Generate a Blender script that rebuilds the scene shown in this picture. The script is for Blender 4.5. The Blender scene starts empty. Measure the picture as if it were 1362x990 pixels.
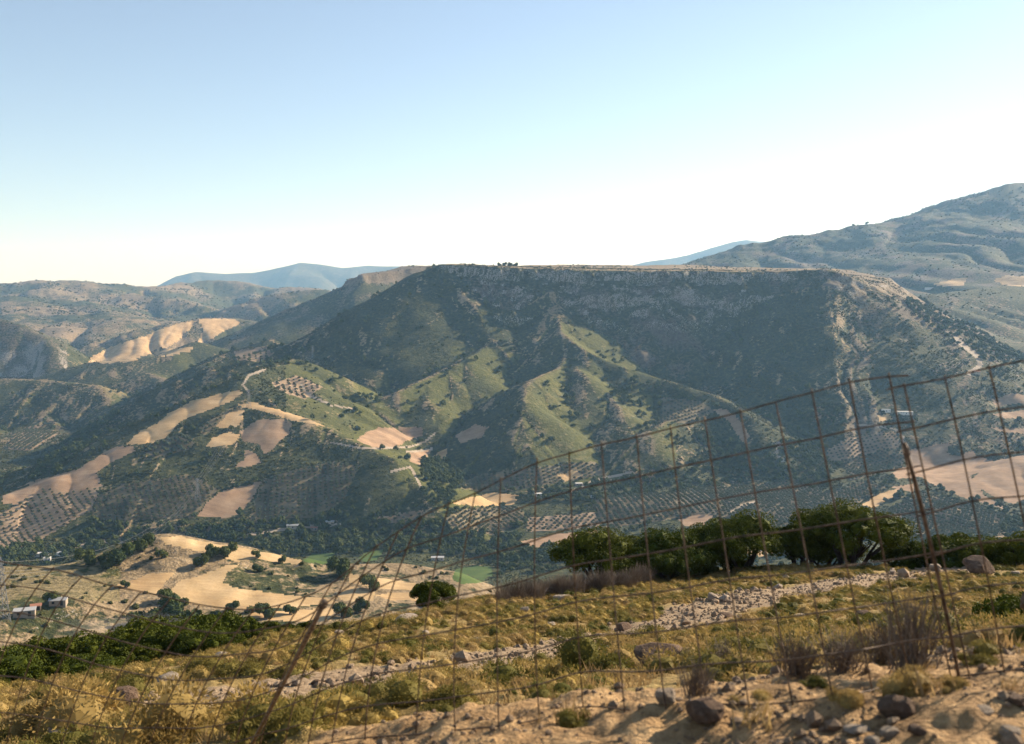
import bpy, math, random
import numpy as np
from mathutils import Vector, Matrix
random.seed(7)
RNG = np.random.default_rng(11)
SC = bpy.context.scene
COL = SC.collection
R = math.radians

# ------------------------------------------------------------------ camera
FPX, W0, H0, HORIZON = 1324.0, 1362.0, 990.0, 385.0
CAMZ = 1.65
PITCH = math.atan((H0 / 2 - HORIZON) / FPX)
cam_data = bpy.data.cameras.new('camera')
cam = bpy.data.objects.new('camera', cam_data)
COL.objects.link(cam)
cam.location = (0, 0, CAMZ)
cam.rotation_euler = (math.pi / 2 - PITCH, 0, 0)
cam_data.sensor_width = 36.0
cam_data.lens = 36.0 * FPX / W0
cam_data.clip_start = 0.1
cam_data.clip_end = 60000
cam_data.dof.use_dof = True
cam_data.dof.focus_distance = 300.0
cam_data.dof.aperture_fstop = 3.4
SC.camera = cam

# ------------------------------------------------------------------ light
SUN_AZ, SUN_EL = 55.0, 24.0            # degrees to the right of straight ahead (+Y), above the horizon
world = bpy.data.worlds.new('World'); SC.world = world
world.use_nodes = True
wn, wl = world.node_tree.nodes, world.node_tree.links
sky = wn.new('ShaderNodeTexSky'); sky.sky_type = 'NISHITA'; sky.sun_disc = False
sky.sun_elevation = R(SUN_EL); sky.sun_rotation = R(SUN_AZ)
sky.altitude = 600; sky.air_density = 1.0; sky.dust_density = 0.25; sky.ozone_density = 1.8
bg = wn['Background']; bg.inputs['Strength'].default_value = 0.092
hs = wn.new('ShaderNodeHueSaturation'); hs.inputs['Saturation'].default_value = 0.80; hs.inputs['Value'].default_value = 0.80
wl.new(sky.outputs[0], hs.inputs['Color']); wl.new(hs.outputs[0], bg.inputs['Color'])
sun_data = bpy.data.lights.new('sun', 'SUN'); sun_data.energy = 5.0; sun_data.angle = R(0.53)
sun_data.color = (1.0, 0.85, 0.66)
sun = bpy.data.objects.new('sun', sun_data); COL.objects.link(sun)
sv = Vector((math.sin(R(SUN_AZ)) * math.cos(R(SUN_EL)), math.cos(R(SUN_AZ)) * math.cos(R(SUN_EL)), math.sin(R(SUN_EL))))
sun.rotation_euler = sv.to_track_quat('Z', 'Y').to_euler()
sun.location = (200, 200, 200)
SC.view_settings.view_transform = 'Standard'
SC.view_settings.look = 'None'
SC.view_settings.exposure = 1.2
SC.view_settings.gamma = 1.0
SC.render.engine = 'CYCLES'
SC.cycles.use_denoising = True
SC.cycles.max_bounces = 6
SC.cycles.volume_bounces = 1
SC.cycles.transparent_max_bounces = 6
SC.cycles.caustics_reflective = False
SC.cycles.caustics_refractive = False

# ------------------------------------------------------------------ pixel <-> world
CP, SP = math.cos(PITCH), math.sin(PITCH)
def ray(px, py):
    """direction through a photo pixel, scaled so that Y = 1: returns x/y and z/y"""
    u = (np.asarray(px, float) - W0 / 2) / FPX
    v = (H0 / 2 - np.asarray(py, float)) / FPX
    dy = CP + v * SP
    dz = -SP + v * CP
    return u / dy, dz / dy
def P(px, py, d):
    a, b = ray(px, py)
    return np.array([a * d, d, CAMZ + b * d])
def Pz(px, d, z):
    a, _ = ray(px, HORIZON + (CAMZ - z) / d * FPX)
    return np.array([a * d, d, z])
def project(x, y, z):
    z = z - CAMZ
    f = y * CP - z * SP
    up = y * SP + z * CP
    f = np.where(f < 0.01, 0.01, f)
    return W0 / 2 + FPX * x / f, H0 / 2 - FPX * up / f

# ------------------------------------------------------------------ noise
_perm = np.random.default_rng(3).permutation(256)
_perm = np.concatenate([_perm, _perm, _perm])
_ga = np.linspace(0, 2 * np.pi, 16, endpoint=False)
_gx, _gy = np.cos(_ga), np.sin(_ga)
def perlin(x, y, seed=0):
    x = x + seed * 17.31; y = y + seed * 9.77
    xi = np.floor(x).astype(np.int64); yi = np.floor(y).astype(np.int64)
    xf = x - xi; yf = y - yi
    xi &= 255; yi &= 255
    u = xf * xf * xf * (xf * (xf * 6 - 15) + 10); v = yf * yf * yf * (yf * (yf * 6 - 15) + 10)
    def g(ix, iy, dx, dy):
        h = _perm[_perm[ix] + iy] & 15
        return _gx[h] * dx + _gy[h] * dy
    a = g(xi, yi, xf, yf); b = g(xi + 1, yi, xf - 1, yf)
    c = g(xi, yi + 1, xf, yf - 1); d = g(xi + 1, yi + 1, xf - 1, yf - 1)
    return ((a + u * (b - a)) * (1 - v) + (c + u * (d - c)) * v) * 1.5
def fbm(x, y, lam, octs=4, seed=0, gain=0.5):
    s = 0; a = 1.0
    for o in range(octs):
        s = s + a * perlin(x / lam, y / lam, seed + o * 3); lam *= 0.5; a *= gain
    return s
def smax(a, b, k):
    h = np.maximum(k - np.abs(a - b), 0) / k
    return np.maximum(a, b) + h * h * k * 0.25
def sstep(a, b, x):
    t = np.clip((x - a) / (b - a), 0, 1)
    return t * t * (3 - 2 * t)

# ------------------------------------------------------------------ the land as one height function
def pl(*pts):
    return np.array([P(*p) for p in pts])
# each ridge: crest points (pixel, pixel, metres ahead), slope, rounding, gully depth, gully wavelength
def poly_dist(poly, x, y):
    """signed distance (negative inside) to an XY polygon, with the z of the nearest edge point and arc length"""
    n = len(poly); best = np.full(x.shape, 1e12); bz = np.zeros(x.shape); bs = np.zeros(x.shape)
    inside = np.zeros(x.shape, bool); s0 = 0
    for i in range(n):
        a, b = poly[i], poly[(i + 1) % n]
        dx, dy = b[0] - a[0], b[1] - a[1]
        L2 = dx * dx + dy * dy + 1e-9
        t = np.clip(((x - a[0]) * dx + (y - a[1]) * dy) / L2, 0, 1)
        d2 = (x - a[0] - t * dx) ** 2 + (y - a[1] - t * dy) ** 2
        u = d2 < best
        best = np.where(u, d2, best); bz = np.where(u, a[2] + t * (b[2] - a[2]), bz); bs = np.where(u, s0 + t * math.sqrt(L2), bs)
        s0 += math.sqrt(L2)
        c = ((a[1] > y) != (b[1] > y)) & (x < (b[0] - a[0]) * (y - a[1]) / (b[1] - a[1] + 1e-12) + a[0])
        inside ^= c
    d = np.sqrt(best)
    return np.where(inside, -d, d), bz, bs

MESA = np.array([P(572, 356, 2200), P(586, 350, 2170), P(625, 351, 2160), P(665, 353, 2150), P(705, 356, 2150), P(760, 358, 2150), P(820, 359, 2150), P(900, 359, 2160), P(960, 360, 2160), P(1040, 359, 2150), P(1098, 358, 2120), P(1128, 365, 2110), P(1162, 380, 2100),
                 Pz(1180, 2300, 30), Pz(1130, 2700, 56), Pz(900, 2860, 71), Pz(740, 2860, 72), Pz(640, 2700, 66), Pz(575, 2450, 60)])
MESA2 = np.array([P(462, 373, 3000), P(480, 366, 3000), P(530, 361, 3100), P(562, 354, 3150), P(600, 353, 3200), Pz(640, 3600, 60), Pz(560, 4100, 70), Pz(500, 3900, 48), Pz(470, 3400, 40)])
def mesa_height(x, y):
    m = (y > 1300) & (y < 3500) & (np.abs(x) < 1500)
    out = np.full(x.shape, -1e4); xs, ys = x[m], y[m]
    if xs.size == 0: return out
    wx = xs + 10 * fbm(xs, ys, 90, 3, 71); wy = ys + 14 * fbm(xs, ys, 90, 3, 72) + 6 * fbm(xs, ys, 22, 2, 76)
    d, z, s = poly_dist(MESA, wx, wy)
    dd = np.maximum(d, 0)
    z = z + 3.0 * fbm(xs, ys * 0.3, 110, 4, 77) * (dd > 0) + 2.2 * fbm(xs, ys * 0.3, 110, 4, 77) * (dd <= 0)
    cf = 1 - 0.9 * sstep(470, 700, xs)
    # cliff bands under the rim, then a concave slope
    band = 0.62 * dd + cf * (16 + 9 * fbm(xs, ys, 80, 2, 78)) * sstep(4, 16, dd) + cf * (12 + 9 * fbm(xs, ys, 70, 2, 79)) * sstep(62, 76, dd + 10 * fbm(xs, ys, 60, 2, 73)) + cf * 10 * sstep(120, 138, dd + 14 * fbm(xs, ys, 70, 2, 74))
    face = band - 0.0006 * np.maximum(dd - 180, 0) ** 2 * (dd < 330) - np.where(dd >= 330, 0.0006 * 150 ** 2 + 0.18 * (dd - 330), 0)
    gl = 85
    w = 0.5 * fbm(xs, ys, 190, 2, 75)
    g = 1 - np.abs(perlin(s / gl + w, dd / 520 + 3.3, 15)); g2 = 1 - np.abs(perlin(s / 30 + 2 * w, dd / 200 + 1.3, 16))
    face = face + sstep(20, 190, dd) * (17 * g ** 3 + 6 * g2 ** 3 - 7)
    wi = [1 / ((wx - v[0]) ** 2 + (wy - v[1]) ** 2 + 900.0) for v in MESA]
    zi = sum(w_ * v[2] for w_, v in zip(wi, MESA)) / sum(wi)
    z = np.where(d < 0, z + (zi - z) * sstep(0, 90, -d), z)
    top = z + np.minimum(-np.minimum(d, 0), 220) * 0.012 - 3 * sstep(-40, 0, d)
    out[m] = np.where(d > 0, z - 3 - face, top)
    return out
def mesa2_height(x, y):
    m = (y > 2200) & (y < 5000) & (np.abs(x) < 2200)
    out = np.full(x.shape, -1e4); xs, ys = x[m], y[m]
    if xs.size == 0: return out
    wx = xs + 16 * fbm(xs, ys, 140, 3, 81); wy = ys + 16 * fbm(xs, ys, 140, 3, 82)
    d, z, s = poly_dist(MESA2, wx, wy)
    dd = np.maximum(d, 0)
    face = 0.42 * dd + 16 * sstep(3, 20, dd)
    g = 1 - np.abs(perlin(s / 130, dd / 800 + 3.3, 25))
    face = face + sstep(20, 200, dd) * (24 * g ** 3 - 6)
    out[m] = np.where(d > 0, z - face, z + np.minimum(-np.minimum(d, 0), 300) * 0.012)
    return out

def FS(px, py, prot):
    """a crest point that stands prot metres out from the mesa's face at this pixel"""
    d = np.linspace(1150, 2400, 1600)
    ax, bz = ray(px, py)
    h = mesa_height(ax * d, d)
    k = np.nonzero(h + prot >= CAMZ + bz * d)[0]
    return np.array([ax * d[k[0]], d[k[0]], CAMZ + bz * d[k[0]]])
def fs(*pts): return np.array([FS(*p) for p in pts])
RIDGES = [
 # long spur with the straw-coloured crest
 (pl((395, 478, 1700), (345, 489, 1600), (322, 504, 1530), (330, 538, 1460), (372, 546, 1440), (410, 558, 1420), (440, 571, 1404), (480, 588, 1370), (520, 610, 1320), (560, 648, 1262), (575, 672, 1225)), 0.50, 14, 9, 75),
 # crest running down to the left
 (pl((322, 504, 1530), (290, 520, 1500), (250, 541, 1455), (205, 570, 1395), (150, 603, 1330), (90, 632, 1275), (20, 657, 1230), (-80, 690, 1180), (-200, 720, 1120)), 0.42, 22, 6, 80),
 # left shoulder of the mesa
 (pl((585, 353, 2190), (560, 362, 2170), (520, 393, 2120), (470, 425, 2080), (420, 447, 2040), (370, 462, 1980), (330, 474, 1920), (285, 487, 1880), (240, 505, 1850)), 0.56, 12, 7, 90),
 # spurs below it
 (pl((468, 452, 2010), (485, 468, 1950), (500, 492, 1890), (522, 517, 1830), (545, 530, 1790)), 0.55, 8, 5, 50),
 (pl((400, 468, 1960), (425, 482, 1900), (448, 505, 1830), (470, 530, 1770)), 0.5, 10, 5, 50),
 (pl((395, 528, 1640), (430, 541, 1650), (480, 544, 1660), (520, 553, 1650), (545, 566, 1620)), 0.5, 12, 4, 45),
 # lit green spur in the middle
 (fs((672, 440, 5), (655, 457, 18), (620, 475, 38), (590, 490, 54), (560, 505, 64), (530, 520, 69), (498, 534, 67), (470, 548, 58)), 0.54, 5, 2, 50),
 (fs((560, 505, 61), (572, 535, 67), (583, 570, 59), (588, 592, 38)), 0.50, 8, 2, 45),
 # great spur down the face
 (fs((733, 388, 4), (738, 405, 13), (741, 425, 28), (748, 440, 38), (780, 465, 49), (830, 489, 59), (880, 505, 64), (950, 525, 67), (1000, 556, 72), (1030, 582, 64), (1045, 602, 54)), 0.54, 5, 3, 55),
 # pointed green hill coming forward from it
 (fs((748, 440, 36), (757, 468, 46), (742, 490, 59), (705, 506, 79), (694, 530, 92), (690, 560, 97), (702, 590, 92), (715, 618, 70)), 0.54, 5, 3, 45),
 (fs((757, 480, 49), (785, 503, 59), (812, 522, 64), (830, 550, 64), (828, 578, 51)), 0.49, 8, 2, 42),
 (fs((700, 512, 79), (660, 530, 74), (628, 552, 64), (602, 578, 51)), 0.54, 5, 2, 45),
 # spur with the olive terraces
 (fs((955, 528, 61), (905, 548, 74), (860, 574, 79), (822, 600, 74), (800, 616, 58)), 0.49, 5, 2, 45),
 (fs((985, 548, 64), (1000, 580, 64), (988, 606, 54)), 0.44, 8, 2, 45),
 # right flank of the mesa
 (pl((1098, 358, 2150), (1140, 372, 2135), (1180, 390, 2110), (1230, 424, 2060), (1285, 468, 1980), (1300, 485, 1940), (1290, 505, 1880), (1262, 530, 1800)), 0.52, 14, 9, 80),
 (fs((1195, 428, 10), (1165, 448, 14), (1130, 468, 16), (1060, 505, 18), (1030, 528, 18)), 0.62, 5, 2, 60),
 (pl((1285, 468, 1970), (1230, 500, 1850), (1180, 528, 1760), (1155, 548, 1690)), 0.5, 12, 6, 60),
 # right-hand valley side
 (pl((1520, 470, 2150), (1420, 500, 1980), (1362, 528, 1850), (1310, 556, 1740), (1270, 580, 1670)), 0.30, 20, 6, 80),
 (pl((1560, 560, 1650), (1450, 590, 1560), (1362, 610, 1500), (1300, 640, 1420), (1260, 660, 1370)), 0.26, 20, 4, 70),
 (pl((1600, 640, 1250), (1450, 690, 1180), (1362, 705, 1130), (1290, 722, 1080)), 0.35, 20, 6, 60),
 (pl((1600, 372, 3300), (1450, 375, 3100), (1330, 381, 2950), (1240, 392, 2850), (1180, 410, 2750)), 0.28, 30, 14, 160),
 # hills to the left of the creek
 (pl((-160, 500, 2320), (-40, 503, 2300), (60, 505, 2270), (130, 512, 2240), (150, 530, 2180)), 0.50, 14, 16, 85),
 (pl((-60, 500, 2330), (20, 525, 2210), (60, 552, 2120), (90, 580, 2030)), 0.5, 12, 10, 60),
 (pl((-120, 540, 2120), (-20, 565, 2020), (20, 590, 1930), (45, 612, 1850)), 0.5, 12, 9, 60),
 (pl((-180, 590, 1820), (-60, 608, 1760), (0, 625, 1710), (30, 645, 1640)), 0.42, 16, 8, 60),
 (pl((100, 488, 2520), (150, 492, 2450), (200, 496, 2380), (230, 508, 2310), (215, 530, 2200)), 0.46, 14, 12, 80),
 (pl((260, 455, 2600), (230, 470, 2520), (180, 478, 2480), (120, 482, 2560)), 0.35, 20, 10, 90),
 (pl((360, 452, 2350), (300, 470, 2280), (270, 487, 2180), (250, 510, 2080), (235, 530, 2010)), 0.48, 16, 10, 80),
 # rocky hill at the far left
 (pl((-200, 408, 3000), (-60, 418, 2960), (0, 424, 2916), (30, 432, 2880), (55, 446, 2830), (72, 466, 2760)), 0.62, 14, 18, 90),
 # brown field hill behind
 (pl((135, 470, 3300), (180, 448, 3420), (225, 430, 3545), (265, 424, 3620), (310, 424, 3700), (345, 430, 3650)), 0.28, 25, 12, 120),
 # middle distance ridges on the left
 (pl((260, 418, 4700), (320, 405, 4600), (350, 394, 4500), (390, 388, 4450), (430, 386, 4500)), 0.40, 25, 30, 170),
 (pl((150, 402, 5000), (175, 388, 5100), (215, 396, 5000), (265, 404, 4800)), 0.35, 25, 30, 170),
 (pl((-300, 372, 5900), (-120, 378, 5800), (0, 379, 5650), (50, 377, 5650), (100, 375, 5600), (150, 378, 5700), (210, 382, 5800), (250, 378, 6200), (285, 374, 6400), (330, 377, 6300), (365, 383, 6200), (430, 386, 6000)), 0.20, 40, 45, 300),
 (pl((-200, 396, 4800), (-60, 393, 4900), (20, 396, 4800), (60, 410, 4500), (90, 425, 4200)), 0.22, 40, 25, 200),
 (pl((40, 378, 5600), (90, 395, 5000), (130, 408, 4600), (160, 422, 4200)), 0.18, 40, 20, 200),
 # right mountain
 (pl((930, 360, 4300), (955, 345, 4350), (1000, 324, 4400), (1060, 312, 4450), (1150, 297, 4500), (1210, 288, 4550), (1250, 275, 4580), (1285, 263, 4600), (1320, 257, 4650), (1345, 246, 4700), (1380, 243, 4700), (1500, 225, 4800), (1700, 240, 4900)), 0.36, 24, 50, 330),
 (pl((1150, 297, 4500), (1180, 325, 4150), (1200, 350, 3850)), 0.27, 40, 20, 200),
 (pl((1345, 246, 4700), (1330, 290, 4250), (1300, 330, 3900), (1290, 360, 3600)), 0.27, 40, 20, 200),
]
RIDGE_CLASS = ['hill'] * len(RIDGES)
def ridge_height(rd, x, y):
    pts, slope, rnd, gd, gl = rd
    zlo = -330.0
    span = (pts[:, 2].max() - zlo) / slope
    m = (x > pts[:, 0].min() - span) & (x < pts[:, 0].max() + span) & (y > pts[:, 1].min() - span) & (y < pts[:, 1].max() + span)
    out = np.full(x.shape, -1e4)
    xs, ys = x[m], y[m]
    if xs.size == 0: return out
    wx = xs + 7 * fbm(xs, ys, 130, 3, 40); wy = ys + 7 * fbm(xs, ys, 130, 3, 50)
    best = np.full(xs.shape, -1e4); bs = np.zeros(xs.shape); bd = np.zeros(xs.shape)
    s0 = 0.0
    for i in range(len(pts) - 1):
        a, b = pts[i], pts[i + 1]
        dx, dy = b[0] - a[0], b[1] - a[1]
        L2 = dx * dx + dy * dy; L = math.sqrt(L2)
        t = np.clip(((wx - a[0]) * dx + (wy - a[1]) * dy) / L2, 0, 1)
        px_, py_ = wx - a[0] - t * dx, wy - a[1] - t * dy
        d = np.sqrt(px_ * px_ + py_ * py_)
        h = a[2] + t * (b[2] - a[2]) - slope * (np.sqrt(d * d + rnd * rnd) - rnd)
        u = h > best
        best = np.where(u, h, best); bd = np.where(u, d, bd)
        bs = np.where(u, s0 + t * L + 300 * (dx * py_ - dy * px_ > 0), bs)
        s0 += L
    if gl > 100: bs = xs + 0.35 * ys
    w = 0.5 * fbm(xs, ys, gl * 2.2, 2, 60)
    g = 1 - np.abs(perlin(bs / gl + w, bd / (gl * 6.0) + 7.7, 5))
    g2 = 1 - np.abs(perlin(bs / (gl * 0.37) + 2 * w, bd / (gl * 2.5) + 3.1, 9))
    ramp = sstep(0, gl * 1.6, bd)
    best = best - ramp * gd * (1.5 * g ** 3 + 0.35 * g2 ** 3 * (gl < 150) - 0.6)
    out[m] = best
    return out

FLOOR = np.array([Pz(*p) for p in [(-150, 1100, -288), (100, 1150, -292), (300, 1180, -298), (450, 1230, -296), (600, 1300, -293), (700, 1180, -300), (700, 1450, -281), (850, 1400, -282), (900, 1150, -300),
 (1050, 1350, -288), (1150, 1500, -276), (1200, 1250, -298), (1300, 1300, -290), (1300, 1577, -276), (1450, 1400, -280), (1210, 1900, -236), (1300, 2050, -196), (1400, 2000, -205), (1362, 2400, -130), (1250, 2500, -110),
 (1300, 3000, -30), (1100, 3300, -20), (590, 1580, -269), (530, 1680, -256), (450, 1720, -235), (140, 2120, -287), (200, 1900, -285), (60, 1650, -295), (-100, 1450, -295), (-60, 2100, -292), (60, 2400, -280), (100, 2700, -262), (140, 3200, -236), (200, 4200, -240), (60, 3600, -235), (0, 4800, -180),
 (400, 2800, -190), (300, 2500, -240), (400, 3600, -180), (681, 800, -292), (300, 800, -285), (1100, 800, -292), (-100, 800, -285), (0, 9000, -100), (681, 9000, -60), (1362, 9000, 40), (681, 3500, -120)]])
def floor_height(x, y):
    num = np.zeros(x.shape); den = np.zeros(x.shape)
    for a in FLOOR:
        d2 = (x - a[0]) ** 2 + (y - a[1]) ** 2 + (0.03 * a[1]) ** 2
        w = 1 / (d2 * d2)
        num += w * a[2]; den += w
    return num / den

TERR_OUT = np.array([Pz(*p) for p in [(-320, 370, -150), (-320, 505, -150), (-150, 505, -148), (0, 505, -147), (100, 520, -146), (160, 545, -143), (215, 556, -138), (300, 556, -143), (400, 553, -148), (450, 548, -154), (520, 548, -158), (600, 545, -160), (640, 480, -160), (600, 400, -156), (300, 380, -152), (0, 370, -150)]])
TERR_PTS = np.array([P(*p) for p in [(0, 760, 500), (0, 810, 430), (60, 800, 440), (100, 757, 512), (150, 741, 528), (185, 727, 538), (215, 714, 546), (245, 719, 545), (270, 726, 545), (300, 729, 548), (330, 742, 540), (180, 765, 505), (215, 745, 520), (210, 785, 480), (200, 850, 425), (300, 840, 430), (300, 790, 482), (260, 770, 500), (300, 752, 520), (330, 800, 478),
  (350, 762, 522), (380, 752, 536), (400, 747, 541), (400, 765, 525), (425, 777, 518), (400, 790, 495), (440, 800, 486), (430, 760, 540), (480, 800, 484), (480, 775, 518), (540, 790, 502), (560, 778, 522), (540, 840, 440), (440, 845, 430), (100, 840, 420), (620, 800, 500)]])
def terrace_height(x, y):
    m = (y > 200) & (y < 900) & (x < 350)
    out = np.full(x.shape, -1e4); xs, ys = x[m], y[m]
    if xs.size == 0: return out
    num = np.zeros(xs.shape); den = np.zeros(xs.shape)
    for a in TERR_PTS:
        d2 = (xs - a[0]) ** 2 + (ys - a[1]) ** 2 + 36.0
        w = 1 / (d2 * d2); num += w * a[2]; den += w
    d, z, s = poly_dist(TERR_OUT, xs + 6 * fbm(xs, ys, 60, 2, 91), ys + 6 * fbm(xs, ys, 60, 2, 92))
    zi = num / den
    dd = np.maximum(d, 0)
    out[m] = zi - 0.6 * (np.sqrt(dd * dd + 64) - 8) + 0.5 * fbm(xs, ys, 25, 3, 93)
    return out

FGD = np.array([0, 3.4, 4.0, 5.0, 8.0, 15.0, 25.0, 45.0, 62.0, 72.0, 85.0, 110.0, 200.0, 380.0, 900.0])
FGZ = np.array([0, 0.0, -0.05, -0.36, -1.50, -4.05, -7.1, -12.3, -16.2, -20.2, -26.0, -38.5, -83.0, -170.0, -420.0]) 
def fg_height(x, y):
    d = np.maximum(np.sqrt(x * x * 0.15 + y * y) * np.sign(y), -40)
    lat = x - 0.24 * d
    shift = np.interp(d, [0, 5, 20], [0.17, 0.15, 0.06]) * np.clip(lat, -60, 60) + 0.08 * np.minimum(lat + 10, 0) * sstep(8, 30, d)
    # the brow of the slope comes nearer on the left
    dd = d + np.clip(-lat - 16, 0, 60) * sstep(44, 57, d)
    z = np.interp(dd, FGD, FGZ)
    z = np.where(d < 0, 0.02 * -d, z)
    n = 0.35 * fbm(x, y, 14, 3, 101) * sstep(5, 14, d) + 0.10 * fbm(x, y, 2.4, 3, 103) * sstep(2.5, 6, np.abs(d)) + 0.055 * fbm(x, y, 0.55, 4, 105, 0.6)
    return z + shift * sstep(0, 4, np.abs(d)) + n

def land(x, y, want_class=False):
    """height of the ground; class 0 slope in front, 1 valley and hills, 2 mesa, 3 second mesa, 4 terrace, 5 right mountain, 6 far hills"""
    fg = fg_height(x, y)
    far = y > 85
    h = fg.copy(); cls = np.zeros(x.shape, np.int32)
    if far.any():
        xs, ys = x[far], y[far]
        f = floor_height(xs, ys) + 2.0 * fbm(xs, ys, 160, 3, 111)
        c = np.ones(xs.shape, np.int32)
        for i, rd in enumerate(RIDGES):
            r = ridge_height(rd, xs, ys)
            if i >= len(RIDGES) - 3: c = np.where(r > f, 5, c)
            elif len(RIDGES) - 8 <= i: c = np.where(r > f, 6, c)
            else: c = np.where(r > f, 1, c)
            f = smax(f, r, 7.0 if rd[0][:, 1].max() < 2700 else 30.0)
        m = mesa_height(xs, ys); c = np.where(m > f, 2, c); f = smax(f, m, 10.0)
        m = mesa2_height(xs, ys); c = np.where(m > f, 3, c); f = smax(f, m, 16.0)
        amp = sstep(900, 1300, ys)
        rough = 1.0 * fbm(xs, ys, 60, 3, 121) * amp + sstep(3000, 4500, ys) * (14 * fbm(xs, ys, 500, 4, 124) + 7 * fbm(xs, ys, 130, 4, 126, 0.65))
        f = f + rough * sstep(-292, -255, f)
        m = terrace_height(xs, ys); c = np.where(m > f, 4, c); f = smax(f, m, 6.0)
        g = fg[far]; c = np.where(g > f, 0, c); f = np.where(ys < 150, g, smax(f, g, 6.0))
        h[far] = f; cls[far] = c
    return (h, cls) if want_class else h

# ------------------------------------------------------------------ sampling grids
def axis(*parts):
    return np.concatenate([np.linspace(a, b, n, endpoint=False) for a, b, n in parts])
AZ = np.radians(np.append(axis((-62, -30, 44), (-30, 30, 860), (30, 62, 44)), 62))
RR = np.append(axis((88, 360, 40), (360, 640, 110), (640, 1020, 40), (1020, 1500, 150), (1500, 2350, 200), (2350, 4000, 110), (4000, 5000, 95), (5000, 7600, 50)), 7600)
NA, NR = len(AZ), len(RR)
GR, GA = np.meshgrid(RR, AZ, indexing='ij')
GX, GY = GR * np.sin(GA), GR * np.cos(GA)
GH, GC = land(GX.ravel(), GY.ravel(), True)
GH = GH.reshape(GX.shape); GC = GC.reshape(GX.shape)
# what the photograph's viewpoint could see, to read off where fields and trees stand
azn = np.radians(np.append(axis((-150, -34, 40), (-34, 34, 520), (34, 150, 40)), 150))
rn = np.append(np.geomspace(1.0, 88, 430, endpoint=False), 88)
NGR, NGA = np.meshgrid(rn, azn, indexing='ij')
NX, NY = NGR * np.sin(NGA), NGR * np.cos(NGA)
NH = land(NX.ravel(), NY.ravel()).reshape(NX.shape)
near_max = np.max((NH[40:] - CAMZ) / NGR[40:], axis=0)
near_max = np.interp(AZ, azn, near_max)
ELEV = (GH - CAMZ) / GR
RUN = np.maximum(np.maximum.accumulate(ELEV, axis=0), near_max[None, :])
VIS = ELEV >= RUN - 0.0006
GPX, GPY = project(GX, GY, GH)

def cast(px, py):
    """photo pixel -> the point of the land it shows"""
    a, b = ray(px, py)
    az = math.atan2(a, 1.0)
    t = b / math.sqrt(1 + a * a)
    j = np.interp(az, azn, np.arange(len(azn))); j0 = int(round(j))
    el = (NH[:, j0] - CAMZ) / rn
    hit = np.nonzero(el[40:] >= t)[0]
    if len(hit) and rn[hit[0] + 40] < 87:
        r = rn[hit[0] + 40]
    else:
        j0 = int(round(np.interp(az, AZ, np.arange(NA))))
        hit = np.nonzero(ELEV[:, j0] >= t)[0]
        r = RR[hit[0]] if len(hit) else RR[-1]
    x, y = r * math.sin(az), r * math.cos(az)
    return np.array([x, y, ground(x, y)])
def ground(x, y):
    return float(land(np.array([float(x)]), np.array([float(y)]))[0])
# ------------------------------------------------------------------ materials
def new_mat(name):
    m = bpy.data.materials.new(name); m.use_nodes = True
    nt = m.node_tree; b = nt.nodes['Principled BSDF']
    b.inputs['Roughness'].default_value = 0.9
    b.inputs['Specular IOR Level'].default_value = 0.15
    return m, nt, b
class NT:
    """tiny node-graph helper"""
    def __init__(s, nt): s.nt = nt
    def n(s, t, **kw):
        o = s.nt.nodes.new(t)
        for k, v in kw.items(): setattr(o, k, v)
        return o
    def l(s, a, b): s.nt.links.new(a, b)
    def pos(s):
        return s.n('ShaderNodeNewGeometry').outputs['Position']
    def obj(s):
        return s.n('ShaderNodeTexCoord').outputs['Object']
    def noise(s, vec, scale, detail=4, rough=0.55):
        o = s.n('ShaderNodeTexNoise'); o.inputs['Scale'].default_value = scale
        o.inputs['Detail'].default_value = detail; o.inputs['Roughness'].default_value = rough
        s.l(vec, o.inputs['Vector']); return o.outputs['Fac']
    def ramp(s, fac, stops):
        o = s.n('ShaderNodeValToRGB'); e = o.color_ramp.elements
        while len(e) < len(stops): e.new(0.5)
        for k, (p, c) in enumerate(stops):
            e[k].position = p; e[k].color = tuple(c) + (1,) if len(c) == 3 else c
        s.l(fac, o.inputs[0]); return o.outputs[0]
    def mix(s, fac, a, b, mode='MIX'):
        o = s.n('ShaderNodeMix', data_type='RGBA', blend_type=mode)
        for v, i in ((fac, 0), (a, 6), (b, 7)):
            if isinstance(v, (int, float)): o.inputs[i].default_value = v
            elif isinstance(v, tuple): o.inputs[i].default_value = v + (1,)
            else: s.l(v, o.inputs[i])
        return o.outputs[2]
    def math(s, op, a, b=None, c=None):
        o = s.n('ShaderNodeMath', operation=op)
        for i, v in enumerate((a, b, c)):
            if v is None: continue
            if isinstance(v, (int, float)): o.inputs[i].default_value = v
            else: s.l(v, o.inputs[i])
        return o.outputs[0]
    def attr(s, name, out='Fac'):
        o = s.n('ShaderNodeAttribute'); o.attribute_name = name; return o.outputs[out]
    def rand(s):
        return s.n('ShaderNodeObjectInfo').outputs['Random']
    def bump(s, h, strength, dist):
        o = s.n('ShaderNodeBump'); o.inputs['Strength'].default_value = strength; o.inputs['Distance'].default_value = dist
        s.l(h, o.inputs['Height']); return o.outputs[0]
def bf(v): return tuple(v)
MAT = {}
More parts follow.
